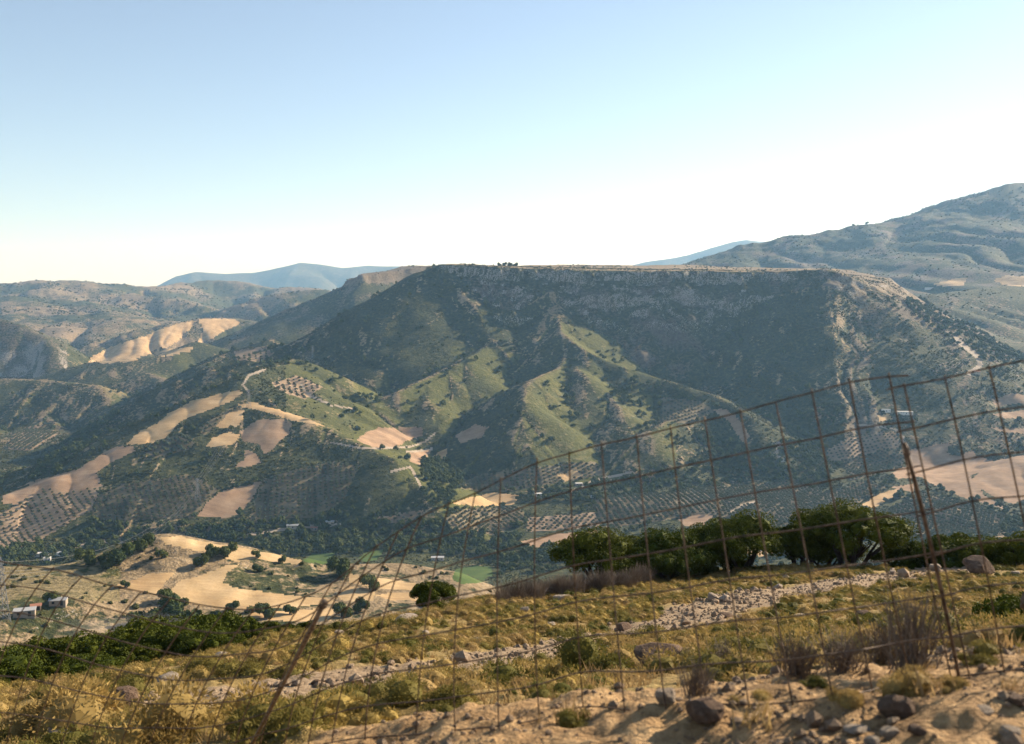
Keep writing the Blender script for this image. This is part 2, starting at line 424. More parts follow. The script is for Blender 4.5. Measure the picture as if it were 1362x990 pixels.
# hill country: scrub, dry grass and bare rock, chosen by what grows there, plus a brighter green painted on sun-facing flanks
m, nt, b = new_mat('hill_scrub'); g = NT(nt); p = g.pos()
n1 = g.noise(p, 0.16, 6, 0.65); n2 = g.noise(p, 0.022, 4); n3 = g.noise(p, 0.45, 3, 0.6)
scrub = g.ramp(n1, [(0.32, (0.020, 0.030, 0.011)), (0.5, (0.048, 0.056, 0.019)), (0.68, (0.108, 0.103, 0.038))])
dryc = g.ramp(n1, [(0.3, (0.155, 0.112, 0.062)), (0.5, (0.255, 0.190, 0.108)), (0.72, (0.36, 0.275, 0.17))])
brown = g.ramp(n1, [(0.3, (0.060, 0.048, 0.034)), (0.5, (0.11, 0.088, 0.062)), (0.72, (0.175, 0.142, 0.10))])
rockc = g.ramp(n3, [(0.3, (0.14, 0.125, 0.105)), (0.55, (0.30, 0.27, 0.23)), (0.75, (0.46, 0.42, 0.36))])
fac = g.math('ADD', g.attr('dry'), g.math('MULTIPLY', g.math('SUBTRACT', n1, 0.5), 1.3))
fac = g.math('ADD', fac, g.math('MULTIPLY', g.math('SUBTRACT', n2, 0.5), 0.6))
fs = g.n('ShaderNodeMapRange', interpolation_type='SMOOTHSTEP'); g.l(fac, fs.inputs[0]); fs.inputs[1].default_value = 0.42; fs.inputs[2].default_value = 0.62
bsel = g.attr('brown')
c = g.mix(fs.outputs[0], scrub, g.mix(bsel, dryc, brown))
c = g.mix(g.attr('green_lit'), c, g.mix(n1, (0.050, 0.062, 0.013), (0.148, 0.145, 0.033)))  # yellow-green that also paints the lit look of sun-facing flanks
rk = g.math('ADD', g.attr('rock'), g.math('MULTIPLY', g.math('SUBTRACT', n3, 0.5), 1.6))
rs = g.n('ShaderNodeMapRange', interpolation_type='SMOOTHSTEP'); g.l(rk, rs.inputs[0]); rs.inputs[1].default_value = 0.5; rs.inputs[2].default_value = 0.68
c = g.mix(rs.outputs[0], c, rockc)
g.l(c, b.inputs['Base Color'])
hh = g.math('ADD', g.math('MULTIPLY', n1, 2.6), n3)
g.l(g.bump(hh, 0.8, 1.6), b.inputs['Normal'])
MAT['hill'] = m
def field_mat(name, lo, mid, hi, angle, stripe=0.35, sw=0.9, bumpd=0.15):
    m, nt, b = new_mat(name); g = NT(nt); p = g.pos()
    mp = g.n('ShaderNodeMapping'); mp.inputs['Rotation'].default_value[2] = angle; mp.inputs['Scale'].default_value = (0.03, sw, 0.03)
    g.l(p, mp.inputs[0])
    st = g.noise(mp.outputs[0], 0.35, 3)
    n1 = g.noise(p, 0.05, 5, 0.6); n2 = g.noise(p, 0.7, 4, 0.7)
    f = g.math('ADD', g.math('MULTIPLY', n1, 0.75), g.math('MULTIPLY', st, stripe))
    f = g.math('ADD', f, g.math('MULTIPLY', n2, 0.3))
    f = g.math('SUBTRACT', f, (0.75 + stripe + 0.3) / 2 - 0.5)
    c = g.ramp(f, [(0.3, lo), (0.5, mid), (0.68, hi)])
    g.l(c, b.inputs['Base Color']); g.l(g.bump(n2, 0.5, bumpd * 3), b.inputs['Normal'])
    return m
MAT['straw'] = field_mat('straw_stubble', (0.31, 0.20, 0.095), (0.44, 0.30, 0.15), (0.55, 0.395, 0.215), 0.6)
MAT['straw2'] = field_mat('straw_stubble_b', (0.30, 0.20, 0.097), (0.42, 0.295, 0.152), (0.53, 0.39, 0.22), -0.5)
MAT['soil'] = field_mat('ploughed_soil', (0.21, 0.135, 0.08), (0.31, 0.205, 0.125), (0.41, 0.285, 0.18), 0.25)
MAT['crop'] = field_mat('green_crop', (0.04, 0.075, 0.018), (0.06, 0.10, 0.024), (0.09, 0.13, 0.035), 0.2)
MAT['road'] = field_mat('pale_gravel', (0.24, 0.19, 0.14), (0.34, 0.28, 0.21), (0.44, 0.37, 0.29), 0.0, 0.1)
MAT['meadow'] = field_mat('dry_meadow', (0.13, 0.112, 0.045), (0.225, 0.18, 0.082), (0.33, 0.255, 0.125), 0.9, 0.2)
MAT['grove'] = field_mat('grove_soil', (0.10, 0.085, 0.045), (0.16, 0.13, 0.075), (0.24, 0.19, 0.11), 0.4, 0.25)
MAT['grove_pale'] = field_mat('grove_soil_pale', (0.19, 0.135, 0.085), (0.29, 0.21, 0.135), (0.38, 0.285, 0.19), 0.4, 0.25)

# ------------------------------------------------------------------ land cover read off the photograph
def inpoly(poly, px, py):
    ins = np.zeros(px.shape, bool); n = len(poly)
    for i in range(n):
        (x1, y1), (x2, y2) = poly[i], poly[(i + 1) % n]
        if y1 == y2: continue
        c = ((y1 > py) != (y2 > py)) & (px < (x2 - x1) * (py - y1) / (y2 - y1) + x1)
        ins ^= c
    return ins
def near_line(line, px, py, w):
    ins = np.zeros(px.shape, bool)
    for (x1, y1), (x2, y2) in zip(line[:-1], line[1:]):
        dx, dy = x2 - x1, y2 - y1; t = np.clip(((px - x1) * dx + (py - y1) * dy) / (dx * dx + dy * dy), 0, 1)
        ins |= (px - x1 - t * dx) ** 2 + (py - y1 - t * dy) ** 2 < w * w
    return ins
JX = GPX + 1.6 * perlin(GX / 9, GY / 9, 201) + 1.4 * perlin(GX / 30, GY / 30, 203)
JY = GPY + 0.9 * perlin(GX / 9, GY / 9, 202) + 0.9 * perlin(GX / 30, GY / 30, 204)
# (material, label, pixel outline, nearest and farthest metre)
FIELDS = [
 ('straw', 'long straw field running up the crest of the hill', [(165, 593), (182, 577), (209, 563), (223, 551), (257, 534), (287, 526), (314, 519), (324, 522), (304, 536), (277, 546), (250, 556), (230, 570), (220, 583), (203, 590)]),
 ('soil', 'brown bare ground along the lower crest', [(149, 597), (176, 593), (182, 600), (145, 617), (128, 631), (135, 648), (120, 650), (95, 655), (60, 652), (20, 672), (3, 672), (3, 660), (34, 644), (101, 625)]),
 ('straw', 'bright straw strip on the spur crest', [(312, 540), (335, 536), (368, 545), (399, 554), (432, 567), (410, 565), (380, 558), (350, 548), (325, 543)]),
 ('soil', 'bare brown slope under the spur crest', [(341, 560), (372, 558), (388, 563), (384, 577), (362, 598), (350, 606), (344, 592), (322, 588), (318, 576)]),
 ('straw', 'small straw patch among scrub', [(286, 570), (303, 550), (325, 546), (318, 566), (300, 571)]),
 ('straw', 'pale stubble triangle in the scrub', [(272, 596), (284, 582), (306, 575), (318, 580), (311, 594), (292, 595)]),
 ('soil', 'narrow bare gully mouth', [(325, 600), (338, 603), (346, 617), (330, 622), (310, 623), (323, 612)]),
 ('soil', 'sloping brown field between olive groves', [(258, 689), (275, 670), (292, 655), (346, 641), (336, 664), (318, 684), (300, 690)]),
 ('soil', 'tan field at the foot of the green spur', [(473, 585), (488, 575), (505, 569), (560, 570), (563, 580), (540, 588), (520, 597), (495, 595)]),
 ('soil', 'small ploughed plot beside the track', [(545, 603), (574, 598), (560, 620), (544, 614)]),
 ('straw', 'small bright plot under the spur', [(572, 614), (582, 601), (594, 599), (592, 611)]),
 ('straw', 'long tan field on the valley floor', [(600, 670), (625, 662), (655, 656), (692, 660), (682, 672), (650, 674), (620, 673)]),
 ('soil', 'brown valley field above the shrubs', [(688, 722), (735, 712), (792, 706), (800, 712), (765, 722), (730, 728), (700, 728)]),
 ('soil', 'broad pinkish field on the right of the valley', [(1204, 601), (1249, 591), (1264, 590), (1258, 603), (1273, 608), (1295, 599), (1298, 608), (1322, 612), (1312, 626), (1288, 634), (1304, 648), (1306, 659), (1344, 680), (1324, 674), (1284, 664), (1262, 655), (1238, 644), (1226, 635), (1195, 638), (1184, 630), (1204, 621)]),
 ('soil', 'bare field reaching out of the right side', [(1306, 626), (1325, 612), (1372, 604), (1372, 660), (1345, 672), (1310, 655), (1292, 638)]),
 ('straw', 'pale plot beside the dark hedge', [(1145, 672), (1170, 656), (1198, 650), (1190, 660), (1160, 677)]),
 ('soil', 'narrow field under the broad one', [(1182, 649), (1215, 644), (1214, 655), (1192, 652)]),
 ('soil', 'reddish strip field by the farm track', [(1318, 532), (1345, 524), (1370, 527), (1370, 536), (1325, 541)]),
 ('soil', 'thin bare strip on the right slope', [(1312, 570), (1370, 571), (1370, 579), (1330, 575)]),
 ('soil', 'bare terrace on the right slope', [(1318, 551), (1370, 545), (1370, 557), (1335, 557)]),
 ('straw', 'little plot by the white farm building', [(1166, 553), (1182, 552), (1186, 560), (1170, 561)]),
 ('soil', 'bare scar beside the terraced spur', [(945, 545), (965, 545), (985, 560), (996, 580), (990, 592), (980, 580), (968, 562)]),
 ('soil', 'small bare field under the olive rows', [(903, 692), (925, 685), (948, 687), (940, 698), (910, 700)]),
 ('straw', 'pale patch between the shrubs and olives', [(965, 732), (1000, 722), (1040, 730), (1010, 742)]),
 ('straw', 'gravelly plot near the valley road', [(740, 633), (765, 624), (775, 634), (750, 641)]),
 ('soil', 'bare scar on the shaded slope', [(605, 580), (632, 565), (650, 570), (640, 582), (612, 590)]),
 ('straw2', 'curved straw field on the terrace', [(220, 790), (240, 774), (268, 767), (302, 752), (318, 752), (301, 764), (295, 777), (311, 783), (335, 786), (369, 791), (409, 795), (440, 797), (450, 804), (389, 809), (335, 813), (268, 807), (230, 798)]),
 ('straw2', 'straw crown of the knoll', [(213, 716), (240, 714), (262, 721), (300, 726), (345, 734), (402, 746), (395, 753), (340, 744), (315, 748), (280, 738), (240, 730), (220, 726)]),
 ('straw', 'small straw field under the knoll', [(155, 779), (178, 772), (200, 764), (232, 763), (216, 779), (209, 792), (178, 788)]),
 ('straw2', 'straw strip at the end of the terrace', [(462, 764), (520, 773), (566, 779), (560, 786), (500, 785), (465, 776)]),
 ('straw', 'lower straw strip on the terrace', [(500, 792), (560, 787), (580, 792), (574, 801), (520, 799)]),
 ('straw2', 'upper tan strip beside the green plot', [(445, 790), (468, 782), (498, 789), (495, 801), (455, 800)]),
 ('straw', 'tan strip below the curved field', [(330, 817), (380, 814), (446, 810), (440, 826), (380, 828), (335, 824)]),
 ('straw', 'far stubble hill flank', [(122, 475), (142, 465), (189, 448), (236, 431), (262, 427), (250, 440), (240, 450), (225, 462), (203, 468), (192, 475), (152, 480), (115, 484)]),
 ('straw', 'far stubble hill top', [(262, 426), (285, 423), (314, 426), (318, 432), (296, 441), (275, 456), (262, 455), (270, 440)]),
 ('straw2', 'pale flat at the foot of the far hills', [(200, 470), (230, 464), (260, 463), (250, 470), (215, 476)]),
 ('straw2', 'tan field beyond the creek', [(120, 478), (160, 474), (192, 473), (180, 482), (135, 485)]),
 ('straw', 'pale stubble under the right mountain', [(1240, 380), (1262, 373), (1285, 371), (1280, 380), (1255, 384)]),
 ('straw', 'straw field under the right mountain', [(1318, 374), (1340, 367), (1372, 369), (1372, 382), (1335, 380)]),
 ('crop', 'bright green crop plot behind the terrace', [(402, 746), (415, 737), (446, 736), (440, 746), (428, 752), (410, 750)]),
 ('crop', 'green irrigated field beyond the lone tree', [(600, 772), (606, 758), (630, 753), (652, 755), (655, 766), (640, 775), (615, 778)]),
 ('crop', 'thin green plot by the stream', [(475, 744), (490, 733), (512, 731), (500, 745), (486, 749)]),
]
ROADS = [
 ('pale hairpin road on the mesa shoulder', [(1270, 450), (1283, 462), (1298, 473), (1303, 485), (1297, 492), (1288, 497)], 3.2),
 ('dirt track past the tan field', [(440, 590), (480, 597), (520, 596), (548, 594), (566, 588), (578, 577)], 1.3),
 ('dirt track beside the ploughed plot', [(574, 598), (560, 600), (540, 601)], 1.3),
 ('valley road below the olive hillside', [(100, 728), (118, 722), (140, 721), (165, 723)], 1.6),
 ('valley road behind the farm sheds', [(330, 712), (385, 704), (440, 700), (452, 699)], 1.6),
 ('white track bend at the stream', [(1030, 592), (1038, 589), (1035, 597), (1030, 606), (1040, 614)], 2.0),
 ('lane along the foot of the spur', [(760, 654), (790, 640), (815, 634), (842, 629)], 1.7),
 ('pale lane in the olive groves', [(970, 683), (978, 678), (986, 673), (1005, 668)], 1.8),
 ('farm track to the white building', [(1140, 566), (1165, 567), (1190, 572), (1200, 582), (1202, 602)], 1.5),
 ('track beside the dry stream bed', [(520, 628), (545, 622), (552, 634), (560, 650)], 1.6),
 ('winding lane on the far hillside', [(330, 523), (322, 513), (330, 500), (352, 492)], 1.5),
 ('track round the small plots', [(400, 512), (410, 527), (440, 540), (472, 545)], 1.2),
]
GROVES = [  # (outline, spacing m, row direction, tree scale, pale soil)
 ([(190, 603), (205, 590), (235, 578), (258, 590), (250, 600), (205, 610)], 8, 0.9, 1.25, 0),
 ([(262, 572), (285, 556), (318, 540), (322, 545), (296, 563), (270, 580)], 7, 0.9, 1.0, 0),
 ([(130, 660), (160, 645), (250, 632), (290, 652), (256, 689), (150, 694), (120, 690)], 6.5, 0.5, 1.0, 0),
 ([(345, 645), (380, 628), (440, 615), (478, 622), (455, 668), (420, 690), (330, 696)], 6.5, 0.2, 1.0, 0),
 ([(-10, 690), (60, 650), (132, 650), (122, 680), (60, 715), (30, 730), (-10, 735)], 7, 0.7, 0.8, 1),
 ([(605, 648), (640, 632), (700, 624), (790, 614), (805, 632), (760, 640), (700, 650), (640, 655)], 7.5, 0.1, 1.0, 0),
 ([(592, 690), (620, 676), (690, 674), (700, 690), (660, 712), (600, 705)], 7, 0.5, 1.0, 0),
 ([(700, 690), (790, 682), (800, 702), (700, 708)], 8, 1.2, 0.8, 1),
 ([(500, 690), (560, 678), (562, 690), (520, 698)], 7.5, 0.9, 0.8, 1),
 ([(790, 665), (900, 655), (960, 650), (1010, 660), (960, 684), (900, 690), (800, 705)], 7.5, 0.15, 1.0, 0),
 ([(960, 650), (1050, 640), (1110, 660), (1130, 690), (1060, 710), (950, 705)], 7.5, 0.8, 1.0, 0),
 ([(1098, 600), (1130, 582), (1190, 574), (1196, 596), (1150, 606), (1104, 616)], 7, 0.1, 0.85, 1),
 ([(1120, 612), (1195, 598), (1215, 612), (1180, 628), (1130, 640)], 7, 0.4, 1.0, 0),
 ([(1090, 660), (1150, 640), (1180, 648), (1145, 668), (1110, 690)], 7, 0.6, 1.0, 0),
 ([(1160, 690), (1225, 655), (1290, 670), (1345, 690), (1320, 716), (1200, 722), (1170, 712)], 7.5, 0.35, 1.1, 0),
 ([(360, 510), (395, 500), (428, 515), (405, 531), (380, 525)], 9, 0.3, 0.8, 1),
 ([(310, 470), (350, 462), (365, 470), (345, 482), (315, 480)], 10, 0.3, 0.8, 1),
 ([(880, 530), (930, 535), (950, 548), (915, 565), (880, 560)], 8, 0.7, 0.8, 0),
 ([(20, 570), (60, 565), (75, 578), (40, 600), (10, 598)], 9, 0.2, 0.9, 1),
]
COVER = np.zeros(GX.shape, np.int32)      # 0 wild, 100+i field, 200+i road, 300+i grove
for i, gv in enumerate(GROVES):
    COVER[VIS & inpoly(gv[0], JX, JY)] = 300 + i
for i, (mt, lb, poly) in enumerate(FIELDS):
    COVER[VIS & inpoly(poly, JX, JY)] = 100 + i
for i, (lb, line, w) in enumerate(ROADS):
    COVER[VIS & near_line(line, GPX, GPY, w)] = 200 + i
COVER[(GY < 360) | ((COVER > 0) & (GC == 0))] = 0

# how dry, how rocky
dHr = np.gradient(GH, axis=0) / np.gradient(GR, axis=0)
dHa = np.gradient(GH, axis=1) / (np.gradient(GA, axis=1) * GR)
SLOPE = np.sqrt(dHr ** 2 + dHa ** 2)
lap = np.gradient(np.gradient(GH, axis=1), axis=1) / (np.gradient(GA, axis=1) * GR) ** 2
n_big = fbm(GX, GY, 260, 3, 210); n_mid = fbm(GX, GY, 70, 3, 214)
DRY = 0.22 + 0.22 * n_big + 0.14 * n_mid + 0.30 * sstep(0.004, 0.02, -lap) * (GY > 1000)
BROWN = np.zeros(GX.shape); ROCK = np.zeros(GX.shape); GREEN_LIT = np.zeros(GX.shape)
mes = GC == 2
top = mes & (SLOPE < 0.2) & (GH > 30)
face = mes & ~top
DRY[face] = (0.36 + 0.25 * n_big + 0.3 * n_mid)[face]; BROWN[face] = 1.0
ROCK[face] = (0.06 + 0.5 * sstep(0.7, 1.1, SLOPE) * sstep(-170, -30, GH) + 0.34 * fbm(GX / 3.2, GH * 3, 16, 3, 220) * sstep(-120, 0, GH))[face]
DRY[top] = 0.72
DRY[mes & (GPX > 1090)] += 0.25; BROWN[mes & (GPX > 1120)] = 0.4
DRY[GC == 3] = 0.36 + 0.3 * n_mid[GC == 3]; DRY[(GC == 3) & (GH > 20)] = 0.8; BROWN[GC == 3] = 0.6
DRY[GC == 5] = (0.40 + 0.30 * n_big + 0.30 * n_mid + 0.12 * fbm(GX, GY * 0.4, 160, 3, 240))[GC == 5]; BROWN[GC == 5] = 0.9
ROCK[GC == 5] = 0.1 + 0.2 * n_mid[GC == 5]
fh = (GC == 6) | ((GC == 1) & (GY > 3000))
DRY[fh] = (0.50 + 0.45 * fbm(GX, GY, 420, 4, 230) + 0.1 * n_mid)[fh]
BROWN[fh] = 0.25
rh = (GC == 1) & (GPX < 90) & (GY > 2600) & (GY < 3200)
ROCK[rh] = (0.25 + 0.5 * sstep(0.55, 0.9, SLOPE) + 0.25 * n_mid)[rh]; BROWN[rh] = 1; DRY[rh] = 0.5
rs_ = (GC == 1) & (GPX > 1130) & (GY > 1350)
DRY[rs_] += 0.12; BROWN[rs_] = 0.7
lh = (GC == 1) & (GPX < 250) & (GY > 1550) & (GY < 2600)
DRY[lh] += 0.10; BROWN[lh] = 0.3
# middle spurs: grassy green, with sunlight painted into the colour of right-facing flanks
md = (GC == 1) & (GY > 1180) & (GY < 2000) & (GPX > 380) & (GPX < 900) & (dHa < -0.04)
GREEN_LIT[md] = (0.85 * sstep(0.04, 0.22, -dHa) * np.clip(0.95 + 0.4 * n_mid, 0, 1))[md]
GREEN_LIT[((GPY < 472) & (GPX < 560)) | ((GPY < 478) & (GPX < 600)) | ((GPY < 462) & (GPX < 700))] = 0
GREEN_LIT[lh & (dHa < -0.05)] = 0.6  # left hills: sunny sides brightened by colour
GREEN_LIT[(GC == 1) & (GPX < 470)] *= 0.6
tr = GC == 4
DRY[tr] = (0.62 + 0.3 * n_mid)[tr]; GREEN_LIT[tr] = 0.0
GREEN_LIT[tr & (GPX < 160) & (GPY < 800)] = 0.35
ROCK[tr] = (0.16 + 0.25 * sstep(0.3, 0.6, SLOPE))[tr]

# ------------------------------------------------------------------ meshes
def mesh_from(name, verts, faces, mat, smooth=True):
    me = bpy.data.meshes.new(name)
    verts = np.ascontiguousarray(verts, np.float32); faces = np.ascontiguousarray(faces, np.int32)
    me.vertices.add(len(verts)); me.vertices.foreach_set('co', verts.ravel())
    k = faces.shape[1]
    me.loops.add(faces.size); me.loops.foreach_set('vertex_index', faces.ravel())
    me.polygons.add(len(faces)); me.polygons.foreach_set('loop_start', np.arange(0, faces.size, k, dtype=np.int32))
    me.polygons.foreach_set('use_smooth', np.full(len(faces), smooth))
    me.update(calc_edges=True)
    if mat is not None: me.materials.append(mat)
    return me
def link(name, me, parent=None):
    o = bpy.data.objects.new(name, me); COL.objects.link(o)
    if parent is not None: o.parent = parent
    return o
def tag(o, label, cat=None, group=None, kind=None):
    o['label'] = label
    if cat: o['category'] = cat
    if group: o['group'] = group
    if kind: o['kind'] = kind
    return o
def structure(name, me, label):
    o = link(name, me); o['kind'] = 'structure'; o['label'] = label
    return o
def set_attr(me, name, vals):
    a = me.attributes.new(name, 'FLOAT', 'POINT'); a.data.foreach_set('value', np.ascontiguousarray(vals, np.float32))
ids = np.arange(NR * NA).reshape(NR, NA)
QUADS = np.stack([ids[:-1, :-1], ids[:-1, 1:], ids[1:, 1:], ids[1:, :-1]], -1).reshape(-1, 4)
GV = np.stack([GX, GY, GH], -1).reshape(-1, 3)
FC = COVER[:-1, :-1].ravel(); FK = GC[:-1, :-1].ravel()
def sub_mesh(name, mask, mat, attrs=False):
    q = QUADS[mask]
    u, inv = np.unique(q, return_inverse=True)
    me = mesh_from(name, GV[u], inv.reshape(-1, 4), mat)
    if attrs:
        for nm, arr in (('dry', DRY), ('rock', ROCK), ('brown', BROWN), ('green_lit', GREEN_LIT)): set_attr(me, nm, arr.ravel()[u])
    return me
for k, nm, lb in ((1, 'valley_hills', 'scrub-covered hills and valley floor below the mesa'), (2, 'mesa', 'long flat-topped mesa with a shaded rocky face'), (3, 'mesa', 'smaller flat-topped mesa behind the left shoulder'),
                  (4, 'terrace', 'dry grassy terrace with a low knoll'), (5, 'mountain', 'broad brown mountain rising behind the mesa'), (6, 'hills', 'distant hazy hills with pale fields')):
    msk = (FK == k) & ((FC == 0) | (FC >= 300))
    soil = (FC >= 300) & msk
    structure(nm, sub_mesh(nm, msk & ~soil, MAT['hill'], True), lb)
structure('lower_slope', sub_mesh('lower_slope', FK == 0, MAT['hill'], True), 'steep hidden hillside falling away below the fence')
for i, gv in enumerate(GROVES):
    msk = (FC == 300 + i) & (FK != 0)
    if msk.sum() > 4: structure('grove_ground', sub_mesh('grove_ground', msk, MAT['grove_pale' if gv[4] else 'grove']), 'bare soil under rows of olive trees')
for i, (mt, lb, poly) in enumerate(FIELDS):
    msk = (FC == 100 + i) & (FK != 0)
    if msk.sum() > 2: structure('field', sub_mesh('field', msk, MAT[mt]), lb)
for i, (lb, line, w) in enumerate(ROADS):
    msk = (FC == 200 + i) & (FK != 0)
    if msk.sum() > 2: structure('road', sub_mesh('road', msk, MAT['road']), lb)

# blue mountains on the horizon: solid ridges with both flanks
def far_range(name, pts, slope, lb, seed, gd, gl):
    pts = np.array([P(*p) for p in pts])
    n = 260
    t = np.linspace(0, len(pts) - 1, n)
    cx, cy, cz = (np.interp(t, np.arange(len(pts)), pts[:, k]) for k in range(3))
    cz = cz + 16 * fbm(cx, cy, 900, 4, seed) - 6
    offs = np.concatenate([-np.linspace(1, 0, 60, endpoint=False) ** 1.3, np.linspace(0, 1, 20) ** 1.3]) * 3600
    V = []
    for o in offs:
        x, y = cx, cy + o
        z = cz - slope * (np.sqrt(o * o + 80 ** 2) - 80)
        w = fbm(x, y, 1500, 2, seed + 5)
        g_ = 1 - np.abs(perlin(x / gl + w, y / (gl * 3), seed + 9))
        z = z - sstep(0, 900, abs(o)) * gd * (g_ ** 2 - 0.3) + 20 * fbm(x, y, 400, 3, seed + 3) * min(1, abs(o) / 400)
        V.append(np.stack([x, y, np.maximum(z, -420)], -1))
    V = np.array(V); m_ = len(offs)
    idx = np.arange(m_ * n).reshape(m_, n)
    q = np.stack([idx[:-1, :-1], idx[:-1, 1:], idx[1:, 1:], idx[1:, :-1]], -1).reshape(-1, 4)
    me = mesh_from(name, V.reshape(-1, 3), q, MAT['hill'])
    k = m_ * n
    set_attr(me, 'dry', np.full(k, 0.42)); set_attr(me, 'rock', np.full(k, 0.05)); set_attr(me, 'brown', np.full(k, 0.7)); set_attr(me, 'green_lit', np.zeros(k))
    structure(name, me, lb)
far_range('far_mountain', [(120, 402, 12500), (180, 390, 12500), (212, 379, 12500), (235, 368, 12500), (260, 362, 12600), (300, 363, 12700), (340, 361, 12800), (372, 356, 12900), (400, 349, 13000), (425, 352, 13000), (455, 356, 13000), (490, 352, 13200), (530, 354, 13300), (600, 362, 13400), (680, 380, 13500)], 0.30, 'blue mountain range on the horizon behind the left hills', 301, 160, 700)
far_range('far_mountain', [(760, 372, 13000), (850, 351, 13000), (880, 346, 13000), (915, 339, 13100), (945, 330, 13200), (975, 322, 13300), (992, 319, 13300), (1030, 322, 13400), (1100, 340, 13500), (1250, 372, 13600)], 0.34, 'pale blue peak on the horizon between mesa and right mountain', 331, 160, 700)

# ------------------------------------------------------------------ the air
hz = bpy.data.materials.new('haze_air'); hz.use_nodes = True
hn = hz.node_tree; hn.nodes.remove(hn.nodes['Principled BSDF'])
pv = hn.nodes.new('ShaderNodeVolumePrincipled')
pv.inputs['Color'].default_value = (0.32, 0.61, 1.0, 1); pv.inputs['Absorption Color'].default_value = (1, 1, 1, 1); pv.inputs['Density'].default_value = 5.6e-5; pv.inputs['Anisotropy'].default_value = 0.2
hn.links.new(pv.outputs[0], hn.nodes['Material Output'].inputs['Volume'])
X0, X1, Y0, Y1, Z0, Z1 = -19000, 19000, -1500, 17200, -440, 720
hv = [(x, y, z) for z in (Z0, Z1) for x, y in ((X0, Y0), (X1, Y0), (X1, Y1), (X0, Y1))]
hf = [(0, 3, 2, 1), (4, 5, 6, 7), (0, 1, 5, 4), (1, 2, 6, 5), (2, 3, 7, 6), (3, 0, 4, 7)]
hm = bpy.data.meshes.new('haze'); hm.from_pydata(hv, [], hf); hm.materials.append(hz)
ho = link('haze', hm); ho['kind'] = 'stuff'; ho['label'] = 'thin bluish haze filling the air over the valley'

# ------------------------------------------------------------------ the slope in front
m, nt, b = new_mat('dry_earth'); g = NT(nt); p = g.pos()
n1 = g.noise(p, 0.5, 6, 0.65); n2 = g.noise(p, 7.0, 6, 0.7); n3 = g.noise(p, 40, 3)
earth = g.ramp(n2, [(0.3, (0.15, 0.09, 0.042)), (0.5, (0.33, 0.21, 0.10)), (0.7, (0.50, 0.34, 0.175))])
grass = g.ramp(n2, [(0.3, (0.13, 0.092, 0.032)), (0.5, (0.27, 0.192, 0.070)), (0.72, (0.41, 0.30, 0.12))])
f = g.math('ADD', g.attr('grass'), g.math('MULTIPLY', g.math('SUBTRACT', n1, 0.5), 1.2))
fs = g.n('ShaderNodeMapRange', interpolation_type='SMOOTHSTEP'); g.l(f, fs.inputs[0]); fs.inputs[1].default_value = 0.4; fs.inputs[2].default_value = 0.62
c = g.mix(fs.outputs[0], earth, grass)
grav = g.ramp(g.noise(p, 9.0, 5, 0.75), [(0.32, (0.16, 0.11, 0.065)), (0.5, (0.29, 0.21, 0.13)), (0.7, (0.41, 0.31, 0.21))])
c = g.mix(g.attr('gravel'), c, grav)
g.l(c, b.inputs['Base Color'])
g.l(g.bump(g.math('ADD', n2, g.math('MULTIPLY', n3, 0.3)), 0.9, 0.08), b.inputs['Normal'])
MAT['earth'] = m
NPX, NPY = project(NX, NY, NH)
PATH = [(120, 965), (200, 948), (330, 925), (470, 906), (560, 893), (640, 884), (720, 870), (800, 852), (870, 838), (930, 822), (985, 800), (1050, 790), (1110, 778), (1180, 768), (1260, 760), (1370, 742)]
pw = np.zeros(NX.shape)
pp = np.array([cast(*q) for q in PATH])
dmin = np.full(NX.shape, 1e9)
for a, b_ in zip(pp[:-1], pp[1:]):
    dx, dy = b_[0] - a[0], b_[1] - a[1]
    t = np.clip(((NX - a[0]) * dx + (NY - a[1]) * dy) / (dx * dx + dy * dy), 0, 1)
    dmin = np.minimum(dmin, np.hypot(NX - a[0] - t * dx, NY - a[1] - t * dy))
width = np.interp(NY, [3, 8, 20, 40, 60], [0.4, 0.8, 1.5, 2.1, 2.1])
GRAVEL = sstep(1.1, 0.75, dmin / width + 0.45 * fbm(NX, NY, 2.5, 3, 401)) 
sb = np.array([cast(*q) for q in ((1450, 862), (1362, 870), (1200, 886), (1000, 903), (800, 922), (650, 940), (540, 958), (420, 988))])[::-1]
yb = np.interp(NX, sb[:, 0], sb[:, 1])
yb = np.where(NX < sb[0, 0], yb + 1.2 * (NX - sb[0, 0]), yb)
GRASS = 0.16 + 0.52 * sstep(-0.2, 0.9, NY - yb + 0.7 * fbm(NX, NY, 1.6, 2, 403))
nid = np.arange(NX.size).reshape(NX.shape)
nq = np.stack([nid[:-1, :-1], nid[:-1, 1:], nid[1:, 1:], nid[1:, :-1]], -1).reshape(-1, 4)
me = mesh_from('hillside', np.stack([NX, NY, NH], -1).reshape(-1, 3), nq, MAT['earth'])
set_attr(me, 'grass', GRASS.ravel()); set_attr(me, 'gravel', GRAVEL.ravel())
structure('hillside', me, 'dry stony hillside sloping away below the fence')
